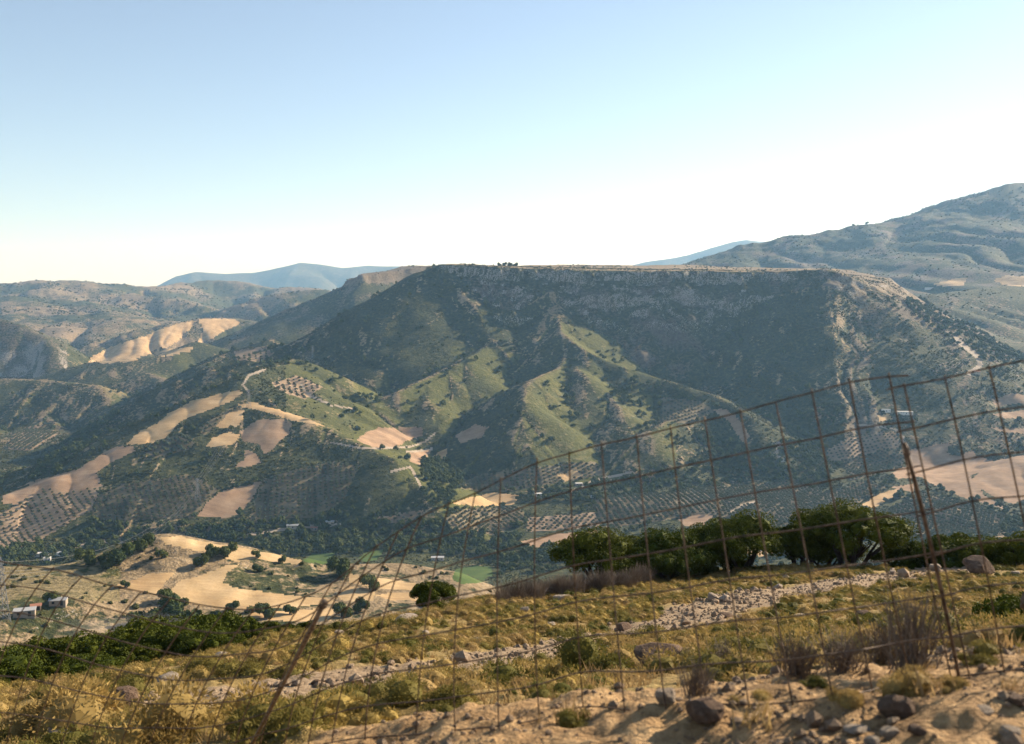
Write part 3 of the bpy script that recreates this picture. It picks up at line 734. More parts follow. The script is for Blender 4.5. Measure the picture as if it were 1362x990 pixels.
# ------------------------------------------------------------------ plant and stone shapes
import bmesh
def ico(sub):
    bm = bmesh.new(); bmesh.ops.create_icosphere(bm, subdivisions=sub, radius=1.0)
    v = np.array([q.co[:] for q in bm.verts]); f = np.array([[w.index for w in q.verts] for q in bm.faces]); bm.free()
    return v, f
ICO1, ICO2, ICO3 = ico(1), ico(2), ico(3)
def lump(base, rng, amp, freq=1.3):
    v, f = base; o = rng.uniform(-50, 50, 3)
    d = 1 + amp * (perlin(v[:, 0] * freq + o[0] + v[:, 2] * 0.7, v[:, 1] * freq + o[1] - v[:, 2] * 0.9) + 0.5 * perlin(v[:, 0] * freq * 2 + o[2], v[:, 2] * freq * 2 + v[:, 1] + o[0]))
    return v * d[:, None], f
def leaf_tris(pos, nrm, size, rng, aspect=0.6):
    """small leaf-shaped quads (two triangles each) at pos, facing nrm"""
    n = len(pos)
    t = rng.normal(size=(n, 3)); t -= nrm * np.sum(t * nrm, 1)[:, None]; t /= np.linalg.norm(t, axis=1)[:, None] + 1e-9
    u = np.cross(nrm, t); s = (size * rng.uniform(0.6, 1.3, n))[:, None]
    a, b = t * s, u * s * aspect
    v = np.stack([pos - a, pos - 0.1 * a + b, pos + a, pos + 0.1 * a - b], 1).reshape(-1, 3)
    k = np.arange(n)[:, None] * 4
    f = np.concatenate([k + np.array([[0, 1, 2]]), k + np.array([[0, 2, 3]])], 0)
    return v, f
def cloud(rng, centre, rad, n, size, up=0.25, depth=0.3, aspect=0.6, jit=0.7):
    d = rng.normal(size=(n, 3)); d[:, 2] += up; d /= np.linalg.norm(d, axis=1)[:, None]
    pos = np.asarray(centre) + d * np.asarray(rad) * (1 - depth * rng.random(n) ** 1.5)[:, None]
    nr = d + rng.normal(size=(n, 3)) * jit; nr /= np.linalg.norm(nr, axis=1)[:, None]
    return leaf_tris(pos, nr, size, rng, aspect)
def join(parts):
    vs, fs_, o = [], [], 0
    for v, f in parts:
        vs.append(v); fs_.append(f + o); o += len(v)
    return np.concatenate(vs), np.concatenate(fs_)
def tube(pts, rads, sides=6):
    pts = np.asarray(pts, float); n = len(pts)
    rads = np.full(n, rads) if np.isscalar(rads) else np.asarray(rads)
    tan = np.gradient(pts, axis=0); tan /= np.linalg.norm(tan, axis=1)[:, None] + 1e-12
    ref = np.array([0.0, 0.0, 1.0]) if abs(tan[0, 2]) < 0.9 else np.array([1.0, 0.0, 0.0])
    vs = []
    for k in range(n):
        u = np.cross(tan[k], ref); u /= np.linalg.norm(u) + 1e-12; w = np.cross(u, tan[k]); ref = w
        a = np.linspace(0, 2 * np.pi, sides, endpoint=False)
        vs.append(pts[k] + rads[k] * (np.cos(a)[:, None] * u + np.sin(a)[:, None] * w))
    vs = np.concatenate(vs + [pts[:1], pts[-1:]]); fs_ = []
    for k in range(n - 1):
        for j in range(sides):
            a, b_ = k * sides + j, k * sides + (j + 1) % sides
            fs_ += [(a, b_, b_ + sides), (a, b_ + sides, a + sides)]
    c0, c1 = n * sides, n * sides + 1
    for j in range(sides):
        fs_ += [(c0, (j + 1) % sides, j), (c1, (n - 1) * sides + j, (n - 1) * sides + (j + 1) % sides)]
    return vs, np.array(fs_)
def box(x0, x1, y0, y1, z0, z1):
    v = np.array([(x, y, z) for z in (z0, z1) for x, y in ((x0, y0), (x1, y0), (x1, y1), (x0, y1))], float)
    q = [(0, 3, 2, 1), (4, 5, 6, 7), (0, 1, 5, 4), (1, 2, 6, 5), (2, 3, 7, 6), (3, 0, 4, 7)]
    return v, np.array([t for a, b_, c, d in q for t in ((a, b_, c), (a, c, d))])
def mesh3(name, vf, mat, smooth=False): return mesh_from(name, vf[0], vf[1], mat, smooth)

def plant_mat(name, dark, light, hue=None, rough=0.7, trans=0.25, use_inst=True):
    m, nt, b = new_mat(name); g = NT(nt)
    p = g.obj(); n = g.noise(p, 2.2, 3)
    base = g.ramp(n, [(0.3, dark), (0.7, light)])
    if hue:
        base = g.mix(g.ramp(g.rand(), [(0.0, (0, 0, 0)), (1.0, (1, 1, 1))]), base, g.ramp(n, [(0.3, hue[0]), (0.7, hue[1])]))
    g.l(base, b.inputs['Base Color']); b.inputs['Roughness'].default_value = rough; b.inputs['Specular IOR Level'].default_value = 0.06
    if trans:
        tr = g.n('ShaderNodeBsdfTranslucent'); g.l(base, tr.inputs['Color'])
        mx = g.n('ShaderNodeMixShader'); mx.inputs[0].default_value = trans
        g.l(b.outputs[0], mx.inputs[1]); g.l(tr.outputs[0], mx.inputs[2]); g.l(mx.outputs[0], nt.nodes['Material Output'].inputs['Surface'])
    return m
MAT['olive'] = plant_mat('olive_leaves', (0.055, 0.072, 0.042), (0.135, 0.155, 0.092), ((0.065, 0.078, 0.04), (0.155, 0.165, 0.088)), trans=0.1)
MAT['wood'] = plant_mat('wild_tree_leaves', (0.025, 0.042, 0.013), (0.075, 0.098, 0.03), ((0.052, 0.07, 0.019), (0.14, 0.15, 0.042)), trans=0.1)
MAT['scrub'] = plant_mat('hill_bush_leaves', (0.026, 0.037, 0.012), (0.072, 0.08, 0.026), ((0.052, 0.056, 0.018), (0.125, 0.118, 0.04)), trans=0.1)
MAT['mastic'] = plant_mat('mastic_leaves', (0.018, 0.030, 0.004), (0.075, 0.098, 0.011), ((0.028, 0.040, 0.006), (0.125, 0.138, 0.015)), rough=0.7, trans=0.18)
MAT['cushion'] = plant_mat('cushion_leaves', (0.17, 0.128, 0.036), (0.43, 0.32, 0.088), ((0.19, 0.13, 0.055), (0.41, 0.285, 0.115)), trans=0.3)
MAT['cushion_green'] = plant_mat('green_cushion_leaves', (0.045, 0.052, 0.012), (0.135, 0.13, 0.03), ((0.10, 0.085, 0.022), (0.24, 0.195, 0.055)), trans=0.3)
MAT['drygrass'] = plant_mat('dry_grass', (0.25, 0.165, 0.075), (0.47, 0.325, 0.155), ((0.21, 0.145, 0.06), (0.40, 0.285, 0.125)), trans=0.35)
MAT['twig'] = plant_mat('dead_twigs', (0.085, 0.066, 0.050), (0.20, 0.165, 0.13), ((0.11, 0.085, 0.065), (0.24, 0.20, 0.165)), trans=0)
MAT['bark'] = plant_mat('dark_bark', (0.028, 0.022, 0.017), (0.075, 0.06, 0.048), trans=0)
def stone_mat(name, lo, mid, hi):
    m, nt, b = new_mat(name); g = NT(nt); p = g.obj()
    n = g.noise(p, 3.0, 8, 0.7); n2 = g.noise(p, 14, 4)
    c = g.ramp(n, [(0.3, lo), (0.52, mid), (0.72, hi)])
    c = g.mix(g.math('MULTIPLY', g.rand(), 0.45), c, (mid[0] * 0.6, mid[1] * 0.52, mid[2] * 0.45))
    g.l(c, b.inputs['Base Color']); g.l(g.bump(g.math('ADD', n, n2), 0.7, 0.06), b.inputs['Normal'])
    return m
MAT['rock'] = stone_mat('limestone', (0.20, 0.16, 0.12), (0.36, 0.30, 0.235), (0.52, 0.46, 0.38))
MAT['rock_red'] = stone_mat('red_brown_rock', (0.075, 0.05, 0.036), (0.15, 0.102, 0.072), (0.25, 0.18, 0.13))
MAT['pebble'] = stone_mat('gravel_stone', (0.20, 0.145, 0.095), (0.35, 0.265, 0.185), (0.51, 0.41, 0.305))

def crown(rng, clumps, leaf, per, core=0.8, base=ICO1, jit=0.7, aspect=0.6):
    parts = []
    for c, r in clumps:
        r = np.asarray(r, float)
        v, f = lump(base, rng, 0.22); parts.append((v * r * core + np.asarray(c), f))
        parts.append(cloud(rng, c, r, per, leaf, depth=0.25, jit=jit, aspect=aspect))
    return join(parts)
def far_tree(seed, w, h, nclump, per, leaf, stem):
    """tree of unit-ish size seen from a kilometre: short trunk and a clumpy crown"""
    rng = np.random.default_rng(seed); cl = []
    for k in range(nclump):
        a = k * 2.4 + rng.uniform(-.3, .3); rr = 0.5 * w * math.sqrt((k + 0.3) / nclump) * 0.75
        zz = stem + (h - stem) * (0.62 - 0.38 * rr / (0.5 * w) + rng.uniform(-.12, .16))
        q = rng.uniform(0.22, 0.32) * w
        cl.append(((rr * math.cos(a), rr * math.sin(a), zz), (q, q, q * min(1.0, (h - stem) / w * 1.1))))
    v, f = crown(rng, cl, leaf, per, 0.85)
    tv, tf = tube([(0, 0, -0.6), (0.05, 0, stem * 0.6), (0, 0.05, stem + 0.35 * (h - stem))], [0.07 * w, 0.05 * w, 0.03 * w], 5)
    return join([(v, f), (tv, tf)])

def scatter_stuff(name, label, pts, scl, rot, var, sources, tilt=None):
    """many small copies of the given plants on the given points, as one object"""
    me = bpy.data.meshes.new(name); me.vertices.add(len(pts)); me.vertices.foreach_set('co', np.ascontiguousarray(pts, np.float32).ravel())
    set_attr(me, 'scl', scl); set_attr(me, 'rotz', rot)
    a = me.attributes.new('var', 'INT', 'POINT'); a.data.foreach_set('value', np.ascontiguousarray(var, np.int32))
    o = link(name, me); o['kind'] = 'stuff'; o['label'] = label
    ng = bpy.data.node_groups.new(name, 'GeometryNodeTree')
    ng.interface.new_socket('Geometry', in_out='INPUT', socket_type='NodeSocketGeometry')
    ng.interface.new_socket('Geometry', in_out='OUTPUT', socket_type='NodeSocketGeometry')
    N = ng.nodes; Lk = ng.links
    gi, go = N.new('NodeGroupInput'), N.new('NodeGroupOutput'); jn = N.new('GeometryNodeJoinGeometry')
    def named(nm, typ):
        q = N.new('GeometryNodeInputNamedAttribute'); q.data_type = typ; q.inputs['Name'].default_value = nm; return q.outputs['Attribute']
    cx = N.new('ShaderNodeCombineXYZ'); Lk.new(named('rotz', 'FLOAT'), cx.inputs['Z'])
    sc_ = named('scl', 'FLOAT'); vr = named('var', 'INT')
    for k, so in enumerate(sources):
        oi = N.new('GeometryNodeObjectInfo'); oi.transform_space = 'ORIGINAL'; oi.inputs['Object'].default_value = so; oi.inputs['As Instance'].default_value = True
        cmp_ = N.new('FunctionNodeCompare'); cmp_.data_type = 'INT'; cmp_.operation = 'EQUAL'
        Lk.new(vr, cmp_.inputs[2]); cmp_.inputs[3].default_value = k
        ip = N.new('GeometryNodeInstanceOnPoints')
        Lk.new(gi.outputs[0], ip.inputs['Points']); Lk.new(cmp_.outputs[0], ip.inputs['Selection']); Lk.new(oi.outputs['Geometry'], ip.inputs['Instance'])
        Lk.new(cx.outputs[0], ip.inputs['Rotation']); Lk.new(sc_, ip.inputs['Scale'])
        Lk.new(ip.outputs[0], jn.inputs[0])
    Lk.new(jn.outputs[0], go.inputs[0])
    md = o.modifiers.new('scatter', 'NODES'); md.node_group = ng
    return o

# ------------------------------------------------------------------ sampling the land
def sample(n, r0, r1, a0=-38, a1=38, rng=RNG):
    r = np.sqrt(rng.uniform(r0 * r0, r1 * r1, n)); a = np.radians(rng.uniform(a0, a1, n))
    return grid_at(r, a)
def grid_at(r, a):
    i = np.clip(np.interp(r, RR, np.arange(NR)), 0, NR - 1.001); j = np.clip(np.interp(a, AZ, np.arange(NA)), 0, NA - 1.001)
    i0, j0 = i.astype(int), j.astype(int); fi, fj = i - i0, j - j0
    h = GH[i0, j0] * (1 - fi) * (1 - fj) + GH[i0 + 1, j0] * fi * (1 - fj) + GH[i0, j0 + 1] * (1 - fi) * fj + GH[i0 + 1, j0 + 1] * fi * fj
    x, y = r * np.sin(a), r * np.cos(a); px, py = project(x, y, h)
    i1, j1 = np.round(i).astype(int), np.round(j).astype(int)
    return dict(x=x, y=y, z=h, r=r, px=px, py=py, vis=VIS[i1, j1], cov=COVER[i1, j1], cls=GC[i1, j1], dry=DRY[i1, j1], green_lit=GREEN_LIT[i1, j1], rock=ROCK[i1, j1], lap=lap[i1, j1])
def take(S, m): return {k: v[m] for k, v in S.items()}
def plant_out(nm, label, cat, group, meshes, S, scl, stuff_name, stuff_label, nind=300, sink=0.0):
    """the largest-showing ones as objects of their own, the rest as one mass"""
    n = len(S['x']); rng = np.random.default_rng(n)
    rot = rng.uniform(0, 6.283, n); var = rng.integers(0, len(meshes), n)
    order = np.argsort(-(scl / S['r']))
    objs = []; src = [None] * len(meshes)
    for c, k in enumerate(order[:nind]):
        v = int(var[k])
        if c < len(meshes): v = c; var[k] = c
        o = link(nm, meshes[v]); o.location = (S['x'][k], S['y'][k], S['z'][k] - sink * scl[k]); o.rotation_euler = (0, 0, rot[k]); s = float(scl[k]); o.scale = (s, s, s)
        tag(o, label if isinstance(label, str) else label(k, v), cat, group); objs.append(o)
        if src[v] is None: src[v] = o
    rest = order[nind:]
    if len(rest):
        scatter_stuff(stuff_name, stuff_label, np.stack([S['x'], S['y'], S['z'] - sink * scl], -1)[rest], scl[rest], rot[rest], var[rest], src)
    return objs

# olive groves, planted in rows
OL = [mesh3('olive_tree', far_tree(500 + k, 1.0, 0.95, 6, 26, 0.11, 0.16), MAT['olive']) for k in range(4)]
pts = []
for gi_, (poly, sp, rowdir, ts, pale) in enumerate(GROVES):
    mk = COVER == 300 + gi_
    if mk.sum() < 5: continue
    xs, ys = GX[mk], GY[mk]
    cx_, cy_ = xs.mean(), ys.mean(); rad = max(np.ptp(xs), np.ptp(ys)) * 0.75 + sp
    k = int(rad / sp) + 1
    ii, jj = np.meshgrid(np.arange(-k, k + 1), np.arange(-k, k + 1))
    u, v = ii.ravel() * sp * 1.05, jj.ravel() * sp * 0.92
    u = u + RNG.normal(0, 0.35, u.shape); v = v + RNG.normal(0, 0.45, v.shape)
    x = cx_ + u * math.cos(rowdir) - v * math.sin(rowdir); y = cy_ + u * math.sin(rowdir) + v * math.cos(rowdir)
    r_, a_ = np.hypot(x, y), np.arctan2(x, y)
    S = grid_at(r_, a_)
    ok = (S['cov'] == 300 + gi_) & (RNG.random(len(x)) > 0.05)
    S = take(S, ok); S['ts'] = np.full(ok.sum(), ts * sp * 0.66); S['gi'] = np.full(ok.sum(), gi_); pts.append(S)
S = {k: np.concatenate([q[k] for q in pts]) for k in pts[0]}
GROVE_AT = ['under the long straw crest field', 'on the strip below the spur crest', 'round the grove pylon above the wooded road', 'beside the sloping brown field above the barns', 'on the pale hillside above the white farmhouse', 'at the foot of the pointed green spur', 'below the long tan valley field', 'on pale soil above the brown valley field', 'on pale soil beside the dark woods', 'in the wide grove behind the mastic trees', 'in the grove by the pale lane', 'on pale terraces below the long white building', 'beside the farm track to the white building', 'between the stream woods and the pale plot', 'in the grove under the broad pinkish field', 'on the pale hilltop plot beyond the crest', 'on the far plot beside the mesa shoulder', 'on the terraced spur beside the bare scar', 'on the far hillside beyond the creek']
plant_out('olive_tree', lambda k, v: 'small round grey-green olive tree planted ' + GROVE_AT[int(S['gi'][k])], 'tree', 'olive trees planted in rows', OL, S, S['ts'] * RNG.uniform(0.75, 1.2, len(S['x'])), 'olive_trees', 'rows of small olive trees across the valley groves')
print('olives', len(S['x']))

# woods along the stream, hedges and scattered trees
WOODS = [([(90, 725), (130, 700), (200, 702), (300, 695), (440, 688), (560, 690), (575, 715), (540, 740), (440, 738), (330, 735), (240, 716), (140, 740), (90, 745)], 0.020),
 ([(560, 690), (600, 705), (700, 712), (740, 728), (740, 765), (660, 760), (640, 745), (560, 735)], 0.016),
 ([(560, 612), (600, 612), (625, 640), (600, 670), (575, 680), (560, 650)], 0.02),
 ([(0, 720), (50, 705), (60, 735), (20, 745), (0, 750)], 0.02),
 ([(930, 575), (985, 590), (1010, 620), (960, 645), (925, 620)], 0.012),
 ([(1015, 600), (1080, 575), (1110, 600), (1100, 650), (1040, 660)], 0.018),
 ([(850, 620), (930, 625), (960, 650), (880, 655), (800, 665), (790, 650)], 0.010),
 ([(1200, 400), (1260, 395), (1362, 420), (1362, 480), (1300, 480), (1240, 440)], 0.008),
 ([(1060, 530), (1130, 540), (1140, 560), (1090, 575), (1060, 560)], 0.008),
 ([(1180, 700), (1300, 695), (1362, 690), (1362, 725), (1200, 730)], 0.010),
 ([(820, 505), (880, 512), (940, 535), (900, 555), (850, 545), (810, 530)], 0.008),
 ([(40, 640), (70, 600), (130, 560), (160, 545), (170, 560), (120, 590), (80, 630)], 0.012),
 ([(280, 470), (350, 455), (400, 465), (410, 485), (350, 490), (290, 480)], 0.006),
 ([(0, 400), (120, 395), (220, 405), (260, 440), (130, 455), (60, 440), (0, 430)], 0.0014),
 ([(700, 655), (800, 640), (850, 645), (800, 668), (700, 668)], 0.010)]
S0 = sample(210000, 1000, 2500)
dens = np.zeros(len(S0['x']))
for poly, dn in WOODS: dens[inpoly(poly, S0['px'], S0['py'])] = np.maximum(dens[inpoly(poly, S0['px'], S0['py'])], dn)
vf_ = (S0['z'] < -268) & (S0['cov'] == 0) & (S0['cls'] == 1) & (S0['r'] < 1700)
dens = np.maximum(dens, np.where(vf_, 0.0075 * (fbm(S0['x'], S0['y'], 90, 2, 501) > 0.05), 0))
edge = (S0['cov'] == 0) & (S0['lap'] > 0.004) & (S0['cls'] == 1)
dens = np.maximum(dens, np.where(edge, 0.004, 0))
area = 0.5 * R(76) * (2500 ** 2 - 1000 ** 2) / 210000
keep = S0['vis'] & (S0['cov'] % 100 * 0 + (S0['cov'] == 0)) .astype(bool) & (RNG.random(len(dens)) < dens * area)
S = take(S0, keep)
WT = [mesh3('valley_tree', far_tree(520 + k, 1.0, [0.95, 1.05, 0.8, 1.25][k], [8, 7, 9, 6][k], 34, 0.085, 0.14), MAT['wood']) for k in range(4)]
WOOD_AT = ['in the dark belt along the wooded road', 'in the woods beyond the lone evergreen', 'in the gully behind the green spur nose', 'beside the white farmhouse', 'below the bare scar of the terraced spur', 'in the stream woods at the white track bend', 'along the lane at the spur foot', 'on the mesa shoulder by the hairpin road', 'in the hollow below the shaded face', 'in the woods under the broad pinkish field', 'on the crest of the great spur', 'along the creek beyond the straw crest', 'on the ridge behind the crest pylon', 'on the distant hazy hills', 'near the white valley houses']
wi_ = np.full(len(S['x']), -1)
for i_, (poly, dn) in enumerate(WOODS): wi_[inpoly(poly, S['px'], S['py'])] = i_
SHAPE = ['rounded', 'tall rounded', 'broad low', 'upright']
plant_out('valley_tree', lambda k, v: SHAPE[v] + ' dark green tree ' + (WOOD_AT[wi_[k]] if wi_[k] >= 0 else 'in a hedge between valley fields'), 'tree', 'trees of the valley woods', WT, S, RNG.uniform(4.0, 9.0, len(S['x'])) * np.where(RNG.random(len(S['x'])) < 0.12, 1.4, 1.0), 'valley_woods', 'dense dark green trees filling the valley floor and gullies')
print('woods', len(S['x']))

# bushes over the hills
S0 = sample(320000, 360, 2450)
n_cl = fbm(S0['x'], S0['y'], 45, 3, 511)
pr = np.clip(0.52 + 1.1 * n_cl - 2.4 * S0['green_lit'] - 0.6 * np.clip(S0['dry'] - 0.3, 0, 1), 0.02, 1)
pr = np.where(S0['cls'] == 4, 0.10 * (n_cl > 0.05), pr); pr = np.where(S0['cls'] == 2, 0.45 * pr, pr)
keep = S0['vis'] & (S0['cov'] == 0) & (S0['cls'] > 0) & (S0['py'] > 340) & (RNG.random(len(pr)) < pr)
S = take(S0, keep)
def bush_far(seed):
    rng = np.random.default_rng(seed); cl = []
    for k in range(3):
        cl.append(((rng.uniform(-.25, .25), rng.uniform(-.25, .25), 0.22 + rng.uniform(-.05, .1)), (rng.uniform(.25, .4), rng.uniform(.25, .4), rng.uniform(.22, .34))))
    return crown(rng, cl, 0.10, 16, 0.9)
HB = [mesh3('hill_bush', bush_far(540 + k), MAT['scrub']) for k in range(4)]
sc_b = RNG.uniform(1.6, 3.8, len(S['x'])) * np.where((S['px'] > 480) & (S['px'] < 880) & (S['cls'] == 1), 0.62, 1.0) * np.where(RNG.random(len(S['x'])) < 0.06, 1.7, 1.0)
plant_out('hill_bush', lambda k, v: 'low dark evergreen bush ' + {4: 'dotting the dry straw terrace', 2: 'on the shaded mesa face'}.get(int(S['cls'][k]), 'on the scrubby hillside below the mesa'), 'bush', 'bushes on the hills', HB, S, sc_b, 'hill_scrub', 'dark evergreen scrub covering the hillsides', 120, 0.05)
print('bushes', len(S['x']))
# tree and scrub clumps on the far hills and the right mountain
S0 = sample(70000, 2450, 6400)
n_cl = fbm(S0['x'], S0['y'], 220, 4, 551)
keep = S0['vis'] & (S0['cov'] == 0) & (RNG.random(70000) < np.clip(0.16 + 1.0 * n_cl, 0.02, 1)) & (S0['py'] > 200)
S = take(S0, keep); n = len(S['x'])
scatter_stuff('far_scrub', 'dark scrub clumps scattered over the distant hills', np.stack([S['x'], S['y'], S['z'] - 0.5], -1), RNG.uniform(4, 10, n) * np.clip(S['r'] / 4000, 0.6, 1.3), RNG.uniform(0, 6.28, n), RNG.integers(0, 4, n), [o for o in COL.objects if o.name.startswith('hill_bush')][:4])
# ------------------------------------------------------------------ near hillside: where a plant stands
def near_pt(px, py):
    q = cast(px, py); return q
def thing(name, label, cat, loc, group=None, rotz=0.0, scale=1.0):
    o = bpy.data.objects.new(name, None); COL.objects.link(o); o.empty_display_size = 0.3
    o.location = loc; o.rotation_euler = (0, 0, rotz); o.scale = (scale,) * 3
    return tag(o, label, cat, group)

# wind-shaped mastic trees: stems and a domed crown of leaf clumps
def mastic(seed, w, h, stem, nst=5, n=26, leaf=0.055, per=520, lean=0.0):
    rng = np.random.default_rng(seed); cl = []
    for k in range(n):
        a = k * 2.399 + rng.uniform(-.25, .25); q = math.sqrt((k + 0.4) / n); rr = 0.40 * w * q
        dome = (h - stem) * (1 - 0.55 * q ** 2.2)
        zz = stem + dome * rng.uniform(0.45, 0.80); rad = rng.uniform(0.10, 0.19) * w
        cl.append(((rr * math.cos(a) + lean * zz, rr * math.sin(a), zz), (rad, rad, min(rad * 0.85, dome * 0.45))))
    for k in range(n // 2):
        a = rng.uniform(0, 6.28); rr = 0.46 * w; rad = rng.uniform(0.09, 0.15) * w
        cl.append(((rr * math.cos(a), rr * math.sin(a), stem + (h - stem) * rng.uniform(0.22, 0.42)), (rad, rad, rad * 0.8)))
    cv = crown(rng, cl, leaf, per, 0.62, ICO1, 0.9, 0.55)
    st = []
    for k in range(nst):
        a = k * 6.283 / nst + rng.uniform(-.4, .4); r0 = 0.05 * w; r1 = 0.30 * w * rng.uniform(.5, 1)
        mid = (r0 + 0.4 * (r1 - r0)) ; tw = rng.uniform(-.12, .12, 2)
        st.append(tube([(r0 * math.cos(a), r0 * math.sin(a), -0.3), (mid * math.cos(a) + tw[0], mid * math.sin(a) + tw[1], stem * 0.5), (r1 * math.cos(a), r1 * math.sin(a), stem * 1.05), (r1 * 1.25 * math.cos(a), r1 * 1.25 * math.sin(a), stem + 0.45 * (h - stem))], [0.025 * w, 0.02 * w, 0.015 * w, 0.007 * w], 6))
        for b_ in range(2):
            aa = a + rng.uniform(-.9, .9)
            st.append(tube([(mid * math.cos(a), mid * math.sin(a), stem * 0.55), (mid * math.cos(a) + 0.14 * w * math.cos(aa), mid * math.sin(a) + 0.14 * w * math.sin(aa), stem * 1.15)], [0.013 * w, 0.006 * w], 5))
    return mesh3('crown', cv, MAT['mastic']), mesh3('trunk', join(st), MAT['bark'])
MA = [mastic(600, 4.6, 3.0, 1.0), mastic(601, 5.4, 3.0, 0.9), mastic(602, 5.2, 3.3, 1.35, 7), mastic(603, 3.0, 2.7, 0.8, 4, 24), mastic(604, 3.6, 1.7, 0.25, 4, 14), mastic(605, 4.4, 1.5, 0.2, 4, 16), mastic(606, 2.6, 1.3, 0.2, 4, 10)]
def place_mastic(name, k, px, py, wpx, label, cat, group=None, sink=0.0, d=None):
    q = cast(px, py) if d is None else None
    if d is not None:
        ax, _ = ray(px, py); q = np.array([ax * d, d, ground(ax * d, d)])
    natural = [4.6, 5.4, 5.2, 3.0, 3.6, 4.4, 2.6][k]
    s = wpx / FPX * math.hypot(q[0], q[1]) / natural
    o = thing(name, label, cat, (q[0], q[1], q[2] - sink), group, random.uniform(0, 6.28), s)
    link('crown', MA[k][0], o); link('trunk', MA[k][1], o)
    return o
for k, px, d, w, lb in ((0, 797, 60, 126, 'dome-shaped dark mastic tree behind the grey dead shrubs, at the end of the row'), (1, 890, 60, 122, 'broad mastic tree in the row between the two domed ones'),
                         (0, 985, 61, 124, 'wide dark mastic tree in the row beside the gap'), (3, 1062, 62, 78, 'thin low mastic tree with bare stems in the gap of the row'),
                         (2, 1130, 61, 138, 'tallest flat-topped mastic tree with many bare stems showing'), (4, 842, 61, 96, 'lower rounded mastic filling between dome-shaped and broad trees'), (4, 938, 62, 96, 'lower rounded mastic between the broad and the wide tree'), (0, 1092, 63, 100, 'leafy mastic pressed against the tallest flat-topped tree'), (3, 577, 50, 62, 'lone small evergreen tree standing apart above the straw fields')):
    place_mastic('mastic_tree', k, px, 760, w, lb, 'tree', 'dark mastic trees on the slope', 0.1, d)
for k, px, d, w in ((5, 1210, 60, 90), (4, 1262, 58, 90), (5, 1318, 56, 100), (4, 1368, 54, 90), (5, 1420, 55, 110), (4, 1290, 60, 90), (5, 1350, 60, 90)):
    place_mastic('evergreen_shrub', k, px, 740, w, 'low bright green shrub in the thicket above the rocky path', 'shrub', 'green thicket by the rocks', 0.1, d)
for k, px, d, w in ((5, 12, 47, 110), (4, 48, 40, 92), (5, -20, 36, 120), (4, 100, 41, 90), (5, 150, 42, 100), (4, 196, 43, 100), (5, 246, 43, 110), (4, 286, 44, 90), (6, 318, 45, 62), (5, 120, 36, 70), (6, 66, 33, 56), (6, 180, 38, 60), (6, 20, 32, 60), (4, 150, 48, 70), (6, 100, 49, 60), (5, 50, 50, 90), (6, 230, 47, 66), (6, 360, 46, 54), (6, 20, 52, 60), (5, 270, 39, 80), (4, 215, 40, 80), (6, 330, 40, 46)):
    place_mastic('evergreen_shrub', k, px, 860, w * 1.22, 'dense green evergreen shrub in the bank below the straw terrace', 'shrub', 'green shrubs of the lower bank', 0.1, d)
for k, px, d, w, lb in ((6, 408, 47, 44, 'small dark evergreen bush on the brow beside the leaning post'), (5, 1345, 12.5, 90, 'low green bush at the foot of the huge boulder'), (4, 1400, 15.5, 150, 'tall green bush rising behind the huge boulder'), (4, 1385, 12.6, 130, 'big green bush sprawling over the dark boulder'), (6, 1195, 12, 50, 'green leafy shrub beside the fence pole')):
    place_mastic('evergreen_shrub', k, px, 860, w, lb, 'shrub', None, 0.1, d)

# bushes and trees on the straw terrace
TB = [mesh3('crown', crown(np.random.default_rng(700 + k), [((0.28 * math.cos(a * 2.1 + k), 0.28 * math.sin(a * 2.1 + k), 0.26 + 0.14 * (a % 3)), (0.3, 0.3, 0.28)) for a in range(8)], 0.055, 110, 0.85), MAT['wood']) for k in range(3)]
TT = mesh3('trunk', tube([(0, 0, -0.2), (0.02, 0, 0.2), (0, 0.02, 0.5)], [0.05, 0.04, 0.02], 6), MAT['bark'])
for i, (px, py, w, lb) in enumerate([(282, 743, 20, 'left of a pair of dark round trees on the straw knoll'), (303, 743, 24, 'larger of the pair of dark trees on the straw knoll'), (341, 742, 12, 'small round bush on the knoll ridge'), (376, 749, 11, 'tiny round bush at the end of the knoll ridge'),
    (166, 782, 12, 'lone small tree casting a shadow in the straw field'), (342, 762, 15, 'dark bush on the rough bank above the curved field'), (268, 756, 20, 'dark bush on the flank of the knoll'), (215, 744, 16, 'bush beside the pale rocks of the knoll'), (190, 736, 28, 'wide dark tree at the shoulder of the knoll'), (160, 752, 34, 'broad tree clump casting a long shadow'),
    (115, 753, 26, 'wide bush on the edge of the green meadow'), (137, 748, 14, 'round bush between two wider trees'), (146, 758, 20, 'low bush in front of the broad tree clump'), (70, 803, 20, 'bush behind the tin roofed ruin'), (223, 804, 24, 'bush at the near corner of the curved field'), (240, 812, 20, 'bush on the bank under the curved field'),
    (262, 822, 12, 'little bush on the tan bank'), (287, 824, 14, 'round bush on the tan bank'), (309, 815, 18, 'flat bush on the lower field edge'), (452, 768, 32, 'dark tree by the bright green plot'), (492, 784, 26, 'dark tree between two straw strips'), (222, 834, 46, 'large shaded tree in the hollow'), (205, 848, 34, 'shaded tree deep in the hollow'), (250, 838, 34, 'tree on the rim of the hollow'), (352, 822, 26, 'low bush on the lowest straw strip'), (480, 815, 22, 'bush under the straw strips'), (455, 822, 26, 'low bush on the terrace end'), (385, 818, 18, 'small bush under the leaning post'), (270, 846, 30, 'tree on the dark side of the hollow'), (186, 838, 30, 'pale dusty bush near the hollow')]):
    q = cast(px, py); s = w / FPX * math.hypot(q[0], q[1]) * 1.0
    o = thing('terrace_tree', lb, 'tree', (q[0], q[1], q[2]), 'trees on the straw terrace', random.uniform(0, 6.28), s)
    link('crown', TB[i % 3], o); link('trunk', TT, o)

